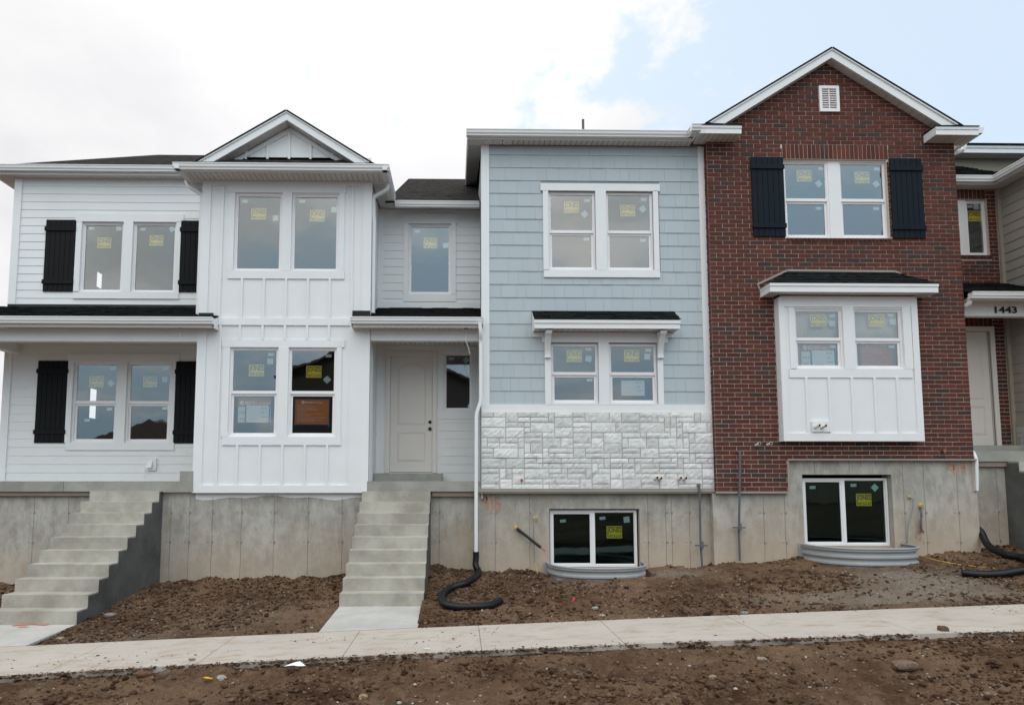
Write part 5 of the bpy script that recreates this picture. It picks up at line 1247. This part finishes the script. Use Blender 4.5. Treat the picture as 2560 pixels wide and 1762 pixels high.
far = (np.abs(XX) > 14) | (YY < 4.2); ZZ = np.where(far, gbase(np.clip(XX, -14, 14), YY), ZZ); ZZ = np.where(YY < 2, gbase(np.clip(XX, -14, 14), np.full_like(YY, 2.0))-.02, ZZ); ZZ = np.where(YY > 13.02, -2.6, ZZ)
ZZ = carve(XX, YY, ZZ)
ny, nx = XX.shape; idx = np.arange(ny*nx).reshape(ny, nx)
Fq = np.stack([idx[:-1, :-1], idx[:-1, 1:], idx[1:, 1:], idx[1:, :-1]], -1).reshape(-1, 4)
me = bpy.data.meshes.new('ground'); co = np.stack([XX, YY, ZZ], -1).reshape(-1, 3)
me.vertices.add(len(co)); me.vertices.foreach_set('co', co.ravel()); me.loops.add(len(Fq)*4); me.loops.foreach_set('vertex_index', Fq.ravel().astype(np.int32))
me.polygons.add(len(Fq)); me.polygons.foreach_set('loop_start', np.arange(0, len(Fq)*4, 4, dtype=np.int32)); me.polygons.foreach_set('use_smooth', np.ones(len(Fq), bool))
me.update(calc_edges=True); me.materials.append(M['dirt'])
def blob(X, Y, cx, cy, rx, ry): return np.exp(-(((X-cx)/rx)**2+((Y-cy)/ry)**2))
def gravel_at(X, Y):
    g_ = blob(X, Y, 7.4, 10.7, .9, .8)*1.1+blob(X, Y, 5.9, 10.0, 1.6, .45)*.7+blob(X, Y, 3.9, 12.2, .5, .35)*.9+blob(X, Y, 6.7, 9.6, 1.6, .3)*.6+blob(X, Y, -4.9, 9.3, .8, .4)*.45+blob(X, Y, -3.2, 10.4, 1.2, .7)*.25+blob(X, Y, 2.0, 11.6, .6, .5)*.25
    return np.clip(g_*(.35+1.3*fbm(X*3, Y*4, 4, 12)), 0, .85)
gv = gravel_at(XX, YY).reshape(-1); at = me.color_attributes.new('gravel', 'FLOAT_COLOR', 'POINT')
at.data.foreach_set('color', np.repeat(gv, 4).astype(np.float32)*np.tile([1, 1, 1, 1], len(gv)))
gr = link(bpy.data.objects.new('ground', me)); gr['kind'] = 'structure'

def gz(X, Y): return float(gh(np.array([X]), np.array([Y]))[0])
def surf(X, Y):
    if WN < Y < WF: return float(zmid(X, Y))
    return gz(X, Y)
def hit(px, py):                        # where a line of sight meets the ground surface
    d = ray(px, py); lo, hi = 4.0, 13.0
    f_ = lambda Y: d.z*(Y/d.y)-surf(d.x*Y/d.y, Y)
    for i in range(240):
        Y = 4+9*i/240
        if f_(Y) < 0: hi = Y; break
    else: return None
    return (d.x*hi/d.y, hi, surf(d.x*hi/d.y, hi))

# sidewalk and walkways
def slabs(name, mat, quads, th, joint=.0):
    m = MB()
    for q in quads:
        top = [Vector(p) for p in q]; m.prism(top, (0, 0, -th))
    o = m.build(name, mat, bevel=.01); o['kind'] = 'structure'; return o
jx = [PX(0, 0, 1)*0-14.0]; far_px = (273, 590, 900, 1196, 1501, 1814, 2132, 2450)
jx += [ (lambda c: ray(c[0], c[1]).x/ray(c[0], c[1]).y*WF)((p, 1600)) for p in far_px ]
jx = [-14+1.63*i for i in range(3)]+jx[1:]; st_ = jx[-1]-jx[-2]; jx += [jx[-1]+st_*(i+1) for i in range(4)]
jx = sorted(v for v in jx if v < 16); jj = [jx[3]-1.63*k for k in range(6, 0, -1)]+[v for v in jx if v >= jx[3]]
m = MB()
for a, b in zip(jj[:-1], jj[1:]):
    n = 4
    a2, b2 = a+.004, b-.004
    for i in range(n):
        p, q = a2+(b2-a2)*i/n, a2+(b2-a2)*(i+1)/n
        za, zb, na, nb = float(zwalk(p)), float(zwalk(q)), float(znear(p)), float(znear(q)); A, B_, C2, D = (p, WN, na), (q, WN, nb), (q, WF, zb), (p, WF, za); dn = lambda v: (v[0], v[1], v[2]-.12)
        m.face((A, B_, C2, D)); m.face((dn(A), dn(B_), B_, A)); m.face((D, C2, dn(C2), dn(D)))
        if i == 0: m.face((dn(D), dn(A), A, D))
        if i == n-1: m.face((dn(B_), dn(C2), C2, B_))
for a in jj: m.prism([(a-.006, WN+.002, float(znear(a))-.009), (a+.006, WN+.002, float(znear(a))-.009), (a+.006, WF-.002, float(zwalk(a))-.009), (a-.006, WF-.002, float(zwalk(a))-.009)], (0, 0, -.1), 1)
o = m.build('sidewalk', ['sidewalk', 'seam']); o['kind'] = 'structure'
for x0, x1, zb, yb in ((N8l, N8r, ZB_M, YM8), (M9l, M9r, ZB_L, YL9)):
    m = MB(); a, b = float(zwalk(x0))+.004, float(zwalk(x1))+.004; q = [(x0, WF+.012, a), (x1, WF+.012, b), (x1, yb+.05, zb), (x0, yb+.05, zb)]
    m.prism(q, (0, 0, -.5)); e = .004
    o = m.build('walkway', 'walk', bevel=.012); o['kind'] = 'structure'
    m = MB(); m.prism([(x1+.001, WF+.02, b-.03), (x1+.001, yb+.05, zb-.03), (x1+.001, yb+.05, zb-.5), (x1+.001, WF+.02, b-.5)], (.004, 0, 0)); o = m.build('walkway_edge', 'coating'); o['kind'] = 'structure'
# orange paint mark on the left walkway
m = MB(); hx_, hy_, hz_ = hit(34, 1562)[0:3] if False else (0, 0, 0)
def on_walk(px, py):
    d = ray(px, py); n_ = Vector((M9l, 9.5, 0)); 
    lo, hi = 8.5, YL9+.3
    for i in range(60):
        Y = (lo+hi)/2; zz_ = float(zwalk(-6))+.004+(ZB_L-float(zwalk(-6))-.004)*(Y-WF)/(YL9+.05-WF)
        if d.z*(Y/d.y) < zz_: hi = Y
        else: lo = Y
    return Vector((d.x*Y/d.y, Y, zz_+.008))
for a, b, w in (((36, 1563), (60, 1561), .05), ((60, 1562), (95, 1559), .03), ((85, 1559), (118, 1561), .055), ((50, 1567), (66, 1567), .03)):
    p, q = on_walk(*a), on_walk(*b); u = Vector((0, w, 0)); k = Vector((.03, 0, 0)); m.face((p-k, p-u, q-u, q+k, q+u, p+u))
tag(m.build('paint_mark', 'orange_spray'), 'faint orange paint smear at the foot of the left staircase', 'paint mark')

# street behind the viewer (it is what the lower panes mirror)
m = MB(); m.box(-60, 60, -9, 1.0, -2.6, float(gbase(np.array([0.]), np.array([2.]))[0])+.004); o = m.build('road', 'asphalt'); o['kind'] = 'structure'
def far_house(x, w, h, label, roof):
    t = thing('house', label, 'house', (x, -30, -2.4), 'houses across the street'); m = MB(); m.box(x-w/2, x+w/2, -40, -30, -2.5, h); m.build('wall', 'far_house', t)
    m = MB(); m.prism([(x-w/2-.4, -29.5, h), (x+w/2+.4, -29.5, h), (x, -29.5, h+roof)], (0, -11, 0)); m.build('roof', 'far_roof', t)
    for k in (-.28, .28):
        m = MB(); m.box(x+k*w-.7, x+k*w+.7, -30.0, -29.94, .2, 1.9); m.build('window', 'vinyl', t)
far_house(-27, 13, 2.9, 'low brown house across the street, mirrored in the lower left panes', 2.3); far_house(-12, 12, 2.6, 'middle brown house across the street, mirrored beside the lantern', 2.6)
far_house(14, 13, 2.4, 'brown house across the street, mirrored in the grey house panes', 2.4); far_house(30, 14, 2.8, 'far right brown house across the street with the tallest wall', 2.4)
t = thing('house', 'dark two-storey gabled house across the street, mirrored in the bay panes', 'house', (-4.7, -12, -2.4), 'houses across the street'); m = MB(); m.box(-10, .6, -22, -12.0, -2.5, 6.0); m.prism([(-10, -12, 6.0), (.6, -12, 6.0), (-4.7, -12, 8.3)], (0, -10, 0)); m.build('wall', 'dark_house', t)
for a, b in ((-10.5, -4.7), (1.1, -4.7)):
    m = MB(); m.prism([(a, -11.6, 5.78), (b, -11.6, 8.32), (b, -11.6, 8.5), (a, -11.6, 5.96)], (0, -10.5, 0)); m.build('roof', 'far_roof', t)
t = thing('street_lamp', 'black lantern street lamp mirrored in the bay lower left pane', 'street lamp', (-7.3, -1.6, -2.3)); m = MB(); m.tube([(-7.3, -1.6, -2.3), (-7.3, -1.6, 3.6)], .07, 10); m.tube([(-7.3, -1.6, -2.3), (-7.3, -1.6, -1.6)], .14, 10); m.build('post', 'black_metal', t)
m = MB(); m.tube([(-7.3, -1.6, 3.6), (-7.3, -1.6, 3.75), (-7.3, -1.6, 4.15)], lambda i: (.08, .12, .2)[i], 6); m.tube([(-7.3, -1.6, 4.15), (-7.3, -1.6, 4.2), (-7.3, -1.6, 4.45)], lambda i: (.34, .32, .05)[i], 6); m.build('lantern', 'black_metal', t)

# galvanised window wells
def well(label, x0, x1, Yw, zr, out, depth):
    t = thing('window_well', label, 'window well', ((x0+x1)/2, Yw-.4, zr-.3), 'galvanised window wells'); n = 40; path = []
    for i in range(n+1):
        a = math.pi*i/n; c, s = math.cos(a), math.sin(a); p = 2.6
        path.append(((x0+x1)/2-(x1-x0)/2*math.copysign(abs(c)**(2/p), c), Yw-.01-out*abs(s)**(2/p)))
    def off(i, d):
        a = path[max(i-1, 0)]; b = path[min(i+1, n)]; tx, ty = b[0]-a[0], b[1]-a[1]; L = math.hypot(tx, ty) or 1
        return path[i][0]+ty/L*d, path[i][1]-tx/L*d
    m = MB(); k = 110; g_ = []
    for j in range(k+1):
        z = zr-depth*j/k; d = .020*math.tanh(2.2*math.sin(j/k*depth/.06*math.pi))
        g_.append([(*off(i, d), z) for i in range(n+1)])
    for j in range(k):
        for i in range(n): m.face((g_[j][i], g_[j+1][i], g_[j+1][i+1], g_[j][i+1]))
    m.build('corrugated_wall', 'galvanised', t, smooth=True)
    m = MB(); m.tube([(*off(i, .012), zr) for i in range(n+1)], .02, 8); m.build('rim', 'galvanised', t, smooth=True)
    m = MB()
    for x, s in ((x0, -1), (x1, 1)): m.box(x-.0 if s > 0 else x-.07, x+.07 if s > 0 else x, Yw-.02, Yw-.008, zr-depth, zr+.02)
    m.build('flange', 'galvanised', t)
well('galvanised window well under the grey house, half buried in brown dirt', PX(1369, 1405, YGF), PX(1602, 1405, YGF), YGF, PZ(1490, 1405, YGF), .93, .75)
well('taller galvanised window well under the brick house basement window', PX(2004, 1359, YF2), PX(2252, 1359, YF2), YF2, PZ(2140, 1359, YF2), .98, .9)

# black corrugated drain pipes
def drain(label, pts, r=.055):
    path = spline(pts, 14); L = [path[0]]
    for p in path[1:]:
        while (p-L[-1]).length > .0125: L.append(L[-1]+(p-L[-1]).normalized()*.0125)
    m = MB(); m.tube(L, lambda i: r+(.0055 if i % 3 else -.004), 16)
    d = (L[-1]-L[-2]).normalized(); m.tube([L[-1]+d*.001, L[-1]+d*.003], r*.82, 16, mi=1)
    return tag(m.build('drain_pipe', ['black', 'pipe_hole'], smooth=True), label, 'drain pipe', 'black corrugated drain pipes')
def lay(lst, r=.055):
    out = []
    for px, py in lst:
        h = hit(px, py+4); out.append((h[0], h[1], h[2]+r*.9))
    return out
a = (PX(1190, 1378, 12.62), 12.62, PZ(1190, 1378, 12.62)); b = (PX(1189, 1415, 12.6), 12.58, PZ(1189, 1412, 12.6))
drain('black corrugated drain pipe curling across the dirt from the middle downspout', [a, (a[0], 12.62, (a[2]+b[2])/2), b]+lay([(1196, 1437), (1168, 1460), (1126, 1475), (1106, 1492), (1110, 1511), (1141, 1521), (1187, 1523), (1225, 1517), (1250, 1506)]))
x_, z_ = P(2446, 1325, 12.75)
drain('black corrugated drain pipe looping out and back at the right edge', [(x_-.15, 12.85, z_+.12), (x_, 12.72, z_)]+[(PX(2470, 1362, 12.4), 12.4, PZ(2470, 1362, 12.4)), (PX(2510, 1382, 11.9), 11.9, PZ(2510, 1384, 11.9))]+lay([(2560, 1404), (2600, 1420), (2600, 1432), (2560, 1430), (2500, 1438), (2450, 1440), (2404, 1436)]), .058)

# yellow line on the dirt
m = MB(); q = [Vector((*hit(a, b)[:2], hit(a, b)[2]+.015)) for a, b in ((2287, 1388), (2320, 1400), (2370, 1411), (2430, 1417), (2486, 1423.5))]; m.tube(spline(q, 8), .008, 6)
tag(m.build('cable', 'yellow_cable'), 'thin yellow cable lying on the dirt beside the right drain pipe', 'cable')

# clods and stones
t_ = (1+5**.5)/2; ICO = np.array([(-1, t_, 0), (1, t_, 0), (-1, -t_, 0), (1, -t_, 0), (0, -1, t_), (0, 1, t_), (0, -1, -t_), (0, 1, -t_), (t_, 0, -1), (t_, 0, 1), (-t_, 0, -1), (-t_, 0, 1)], float); ICO /= np.linalg.norm(ICO[0])
IF = np.array([(0, 11, 5), (0, 5, 1), (0, 1, 7), (0, 7, 10), (0, 10, 11), (1, 5, 9), (5, 11, 4), (11, 10, 2), (10, 7, 6), (7, 1, 8), (3, 9, 4), (3, 4, 2), (3, 2, 6), (3, 6, 8), (3, 8, 9), (4, 9, 5), (2, 4, 11), (6, 2, 10), (8, 6, 7), (9, 8, 1)])
def subdiv(V, Fc):
    V = list(map(tuple, V)); c = {}; out = []
    def mid(a, b):
        k = (min(a, b), max(a, b))
        if k not in c: p = (np.array(V[a])+np.array(V[b]))/2; c[k] = len(V); V.append(tuple(p/np.linalg.norm(p)))
        return c[k]
    for a, b, d in Fc: x, y, z = mid(a, b), mid(b, d), mid(d, a); out += [(a, x, z), (b, y, x), (d, z, y), (x, y, z)]
    return np.array(V), np.array(out)
IV2, IF2 = subdiv(ICO, IF)
def scatter(name, n, size, seed, cols, region, V=ICO, Fc=IF, flat=.7, jit=.35, sink=.25, dens=None, kind='stuff', mat='clod'):
    r = np.random.RandomState(seed); X = r.uniform(region[0], region[1], n*3); Y = r.uniform(region[2], region[3], n*3)
    keep = np.ones(len(X), bool)
    for x0, x1 in ((N8l-.02, N8r+.02), (M9l-.02, M9r+.02)): keep &= ~((X > x0) & (X < x1) & (Y > WF-.1))
    if kind != 'walk': keep &= ~((Y > WN+.04) & (Y < WF-.05))
    wells = ((1.5, 3.75, 11.8), (PX(2000, 1360, YF2), PX(2290, 1360, YF2), 11.6))
    for x0, x1, y0 in wells: keep &= ~((X > x0) & (X < x1) & (Y > y0))
    if dens is not None: keep &= r.rand(len(X)) < dens(X, Y)
    keep &= np.abs(X-.1)/np.maximum(Y, .1) < 1.0
    X, Y = X[keep][:n], Y[keep][:n]; n = len(X)
    s = size[0]*(size[1]/size[0])**(r.rand(n)**2.8)
    Z = gh(X, Y) if kind != 'walk' else zmid(X, Y)
    K = len(V); v = V[None]*(1+r.uniform(-jit, jit, (n, K, 1))); sc = np.stack([s*r.uniform(.7, 1.3, n), s*r.uniform(.7, 1.3, n), s*flat*r.uniform(.6, 1.2, n)], -1); v = v*sc[:, None]
    a = r.uniform(0, 6.28, n); ca, sa = np.cos(a)[:, None], np.sin(a)[:, None]; vx = v[..., 0]*ca-v[..., 1]*sa; vy = v[..., 0]*sa+v[..., 1]*ca
    v = np.stack([vx+X[:, None], vy+Y[:, None], v[..., 2]+(Z+s*flat*(.6-sink))[:, None]], -1).reshape(-1, 3)
    f = (Fc[None]+(np.arange(n)*K)[:, None, None]).reshape(-1, 3)
    me = bpy.data.meshes.new(name); me.vertices.add(len(v)); me.vertices.foreach_set('co', v.ravel()); me.loops.add(len(f)*3); me.loops.foreach_set('vertex_index', f.ravel().astype(np.int32))
    me.polygons.add(len(f)); me.polygons.foreach_set('loop_start', np.arange(0, len(f)*3, 3, dtype=np.int32)); me.update(calc_edges=True)
    c = np.array(cols)[r.randint(0, len(cols), n)]*r.uniform(.75, 1.25, (n, 1)); c = np.repeat(np.concatenate([c, np.ones((n, 1))], 1), K, 0)
    at = me.color_attributes.new('Col', 'FLOAT_COLOR', 'POINT'); at.data.foreach_set('color', c.astype(np.float32).ravel()); me.materials.append(M[mat])
    o = link(bpy.data.objects.new(name, me)); o['kind'] = 'stuff'; return o
dn = lambda X, Y: np.clip((fbm(X*.8, Y*1.1, 3, 5)-.36)*4, .08, 1)
BR = [(.090, .047, .027), (.125, .072, .043), (.052, .026, .015), (.18, .112, .071)]
scatter('dirt_clods', 62000, (.0045, .036), 1, BR, (-9, 11.5, 5.4, 12.95), jit=.45, dens=dn)
scatter('dirt_lumps', 450, (.025, .06), 2, BR, (-9, 11.5, 5.4, 12.95), V=IV2, Fc=IF2, flat=.6, jit=.2, dens=lambda X, Y: np.clip(dn(X, Y)-.2+.4*(Y > 12.2), 0, 1))
scatter('pebbles', 8000, (.005, .022), 3, [(.36, .31, .26), (.28, .22, .18), (.48, .45, .41), (.22, .16, .12)], (-9, 11.5, 5.4, 12.95), jit=.2, sink=.35, dens=lambda X, Y: np.clip(.35+fbm(X*1.3, Y*1.3, 2, 9)-.4, .05, 1))
scatter('gravel', 5500, (.005, .014), 4, [(.31, .26, .21), (.22, .18, .14), (.42, .38, .33)], (2, 10.5, 9.0, 12.6), jit=.2, dens=lambda X, Y: np.clip(gravel_at(X, Y)*1.4, 0, 1))
scatter('dirt_crumbs', 1500, (.003, .018), 5, BR, (-9, 11, WN-.03, WF+.03), kind='walk', flat=.4, jit=.3, dens=lambda X, Y: np.clip((fbm(X*1.1, Y*2.2, 4, 15)-.52)*5, 0, .8)+.85*np.clip(1-np.minimum(Y-WN, WF-Y)/.10, 0, 1)*(fbm(X*1.7, Y*0, 3, 19) > .45)+.008)
scatter('dirt_spill', 2600, (.008, .035), 6, BR, (-9, 11, WN-.10, WN+.05), kind='walk', flat=.5, jit=.3, sink=1.2, dens=lambda X, Y: (fbm(X*1.3, Y*0, 3, 23) > .42)*1.0)
def rock(label, px, py, sx, sy, sz, col, seed, cat='stone', name='stone', dz=.25):
    r = np.random.RandomState(seed); h = hit(px, py); V, Fc = subdiv(IV2, IF2); v = V*(1+r.uniform(-.06, .06, (len(V), 1))); v = np.sign(v)*np.abs(v)**.75
    off = (vnoise(V[:, 0]*2+seed, V[:, 1]*2+V[:, 2])[:, None]-.5)*.35; v = v*(1+off)*np.array([sx, sy, sz])
    m = MB()
    for f in Fc: m.face([tuple(v[i]+np.array([h[0], h[1], h[2]+sz*dz])) for i in f], 0, col)
    return tag(m.build(name, 'clod'), label, cat, 'larger stones in the dirt')
rock('large flat tan stone half sunk in the foreground dirt, lower right', 2262, 1672, .125, .07, .045, (.22, .15, .11), 1)
rock('brown clod sitting on the near edge of the sidewalk at right', 2358, 1577, .055, .05, .045, (.14, .09, .06), 2, 'clod', 'clod')
rock('pale flat stone at the sidewalk edge below the grey house', 1505, 1540, .05, .035, .02, (.42, .39, .35), 3)
rock('pale rounded stone in the dirt below the grey window well', 1488, 1523, .045, .03, .022, (.40, .37, .32), 4)
rock('pale angular stone in the dirt by the dark stair side', 275, 1540, .09, .05, .03, (.28, .24, .21), 5)
rock('pale flat stone near the foot of the left walkway', 152, 1598, .055, .04, .02, (.36, .27, .21), 6)
rock('light pebble-shaped stone beside the yellow scrap', 553, 1698, .05, .04, .035, (.42, .38, .34), 7)
rock('rust-brown slab stone leaning on the sidewalk edge at left', 360, 1694, .08, .04, .03, (.17, .085, .05), 8)
rock('grey-brown stone against the sidewalk edge, right of the rust one', 412, 1692, .07, .05, .045, (.17, .12, .09), 9)
rock('orange-tan stone lying in the bottom foreground dirt', 908, 1745, .045, .035, .03, (.40, .28, .16), 10)
rock('small grey stone on the sidewalk at left', 481, 1650, .035, .025, .018, (.24, .20, .17), 11)
rock('grey stone on the far sidewalk edge below the brick corner', 1862, 1534, .05, .035, .02, (.33, .32, .31), 12)
rock('pale stone in the right foreground dirt', 1905, 1655, .05, .035, .02, (.40, .32, .26), 13)
rock('pale stone in the foreground dirt below the grey house', 1782, 1695, .04, .03, .022, (.38, .28, .20), 14)
def scrap(name, label, cat, px, py, pts, mat, h=.03):
    c = hit(px, py); rn_ = random.Random(px); m = MB(); P3 = [(c[0]+a, c[1]+b, c[2]+.02+rn_.uniform(0, h)) for a, b in pts]; ctr = (c[0], c[1], c[2]+.02+h)
    for i in range(len(P3)):
        m.face((ctr, P3[i], P3[(i+1) % len(P3)])); 
    m.prism([P3[0], P3[1], ctr], (0, 0, -.004)); return tag(m.build(name, mat), label, cat)
scrap('paper_scrap', 'crumpled white paper scrap lying against the sidewalk edge', 'litter', 735, 1674, [(-.10, -.04), (-.06, .04), (.0, .01), (.05, .05), (.12, .02), (.05, -.02), (.0, -.03)], 'paper', .05)
scrap('paper_scrap', 'tiny white paper scrap flat on the sidewalk by the drain pipe', 'litter', 1066, 1625, [(-.04, -.01), (-.03, .015), (.04, .01), (.035, -.015)], 'paper', .004)
scrap('plastic_scrap', 'bright yellow plastic scrap in the foreground dirt', 'litter', 518, 1706, [(-.04, -.02), (-.035, .02), (-.01, .0), (.035, .055), (.045, .02), (-.0, -.03)], 'litter_yellow', .04)
scrap('ribbon', 'small red marking ribbon poking out of the dirt', 'marker', 1434, 1508, [(-.03, -.01), (-.01, .02), (.0, .005), (.03, .0), (.0, -.015)], 'red_ribbon', .08)

# notices taped inside the panes (each a sheet with its own lettering)
def rectpx(r, Y): return pr(r, Y)
def logo(m, x, z, r, y, mi, mi2):
    n = 20
    m.face([(x+r*math.cos(2*math.pi*i/n), y, z+r*math.sin(2*math.pi*i/n)) for i in range(n)], mi)
    for k in (-.35, 0, .35): quadf(m, x+r*.0, x+r*math.sqrt(1-k*k)*.98, z+k*r-r*.06, z+k*r+r*.06, y-.001, mi2)
def tape(parent, x0, x1, z0, z1, y, lip=.025, segs='tblr'):
    m = MB(); w = .026
    if 't' in segs: quadf(m, x0-.03, x1+.03, z1-w*.4, z1+w*.6, y+.0015, 0)
    if 'b' in segs: quadf(m, x0-.03, x1+.03, z0-w*.6, z0+w*.4, y+.0015, 0)
    if 'l' in segs: quadf(m, x0-w*.6, x0+w*.4, z0-.06, z1+.03, y+.003, 0)
    if 'r' in segs: quadf(m, x1-w*.4, x1+w*.6, z0-.06, z1+.03, y+.003, 0)
    m.build('tape', 'blue_tape', parent)
def notice_orange(label, r, Y, top=.93):
    x0, x1, z0, z1 = pr(r, Y); w, h = x1-x0, z1-z0; t = thing('paper_notice', label, 'notice', ((x0+x1)/2, Y, z0), 'builder notices taped inside the windows')
    m = MB(); quadf(m, x0, x1, z0, z1, Y, 0); logo(m, x0+w*.235, z0+h*.885, w*.05, Y-.003, 1, 0); put_text(m, 'EDGE', x0+w*.30, x0+w*.52, z0+h*.85, z0+h*.92, Y-.003, 1, .02); put_text(m, 'homes', x0+w*.53, x0+w*.82, z0+h*.85, z0+h*.92, Y-.003, 1, 0)
    rn_ = random.Random(3)
    for i in range(14): quadf(m, x0+w*.06, x0+w*(.06+rn_.uniform(.25, .85)), z0+h*(.76-i*.05), z0+h*(.768-i*.05), Y-.003, 1)
    m.build('sheet', ['orange_paper', 'paper'], t); tape(t, x0, x1, z0, z1, Y)
def notice_white(label, r, Y, num, inner, head=True):
    x0, x1, z0, z1 = pr(r, Y); w, h = x1-x0, z1-z0; t = thing('paper_notice', label, 'notice', ((x0+x1)/2, Y, z0), 'builder notices taped inside the windows')
    if head:
        m = MB(); quadf(m, x0, x1, z0, z1, Y, 0); quadf(m, x0, x1, z0+h*.63, z1-h*.03, Y-.002, 1); logo(m, x0+w*.12, z0+h*.79, w*.07, Y-.004, 0, 1)
        put_text(m, 'EDGE', x0+w*.21, x0+w*.53, z0+h*.73, z0+h*.85, Y-.004, 0, .02); put_text(m, 'homes', x0+w*.55, x0+w*.97, z0+h*.73, z0+h*.85, Y-.004, 0, 0)
        put_text(m, 'Lot #', x0+w*.05, x0+w*.24, z0+h*.37, z0+h*.46, Y-.003, 1, 0); put_text(m, 'Addr', x0+w*.07, x0+w*.22, z0+h*.12, z0+h*.21, Y-.003, 1, 0); m.build('sheet', ['paper', 'orange_paper'], t)
    a, b, c, d = pr(inner, Y); m = MB(); quadf(m, a, b, c, d, Y-.008, 0); iw, ih = b-a, d-c
    put_text(m, num, a+iw*.62, a+iw*.88, c+ih*.78, c+ih*.90, Y-.011, 1, 0); put_text(m, '62', a+iw*.66, a+iw*.80, c+ih*.53, c+ih*.65, Y-.011, 1, 0)
    quadf(m, a+iw*.66, a+iw*.92, c+ih*.32, c+ih*.345, Y-.011, 1); quadf(m, a+iw*.15, a+iw*.5, c+ih*.20, c+ih*.215, Y-.011, 1)
    m.build('label_sheet', ['paper', 'ink_grey'], t)
    if head: tape(t, x0, x1, z0, z1, Y, segs='tr'); m = MB(); quadf(m, a-.015, a+.01, c, d, Y-.0095, 0); quadf(m, b-.01, b+.015, c, d, Y-.0095, 0); m.build('tape', 'blue_tape', t)
    else: tape(t, a, b, c, d, Y, segs='tblr')
yb = YB+.15; notice_white('white sheet with orange header in the lower left bay pane', (595, 677, 994, 1056), yb, '.916', (614.5, 673.5, 1013, 1056)); notice_orange('orange sheet edged with blue tape in the lower right bay pane', (737.5, 821.5, 998.5, 1060), yb)
yg = YG+.16; notice_white('small white label taped in the lower right pane of the grey house', (1553, 1611, 951, 989), yg, '.915', (1553, 1611, 951, 989), False)
yr = YRB+.14; notice_white('white sheet with orange header in the box bay left pane', (2003, 2087, 855, 920), yr, '.914', (2028, 2087, 876, 920)); notice_orange('faded orange sheet in the right pane of the box bay', (2150, 2233, 855, 921), yr)
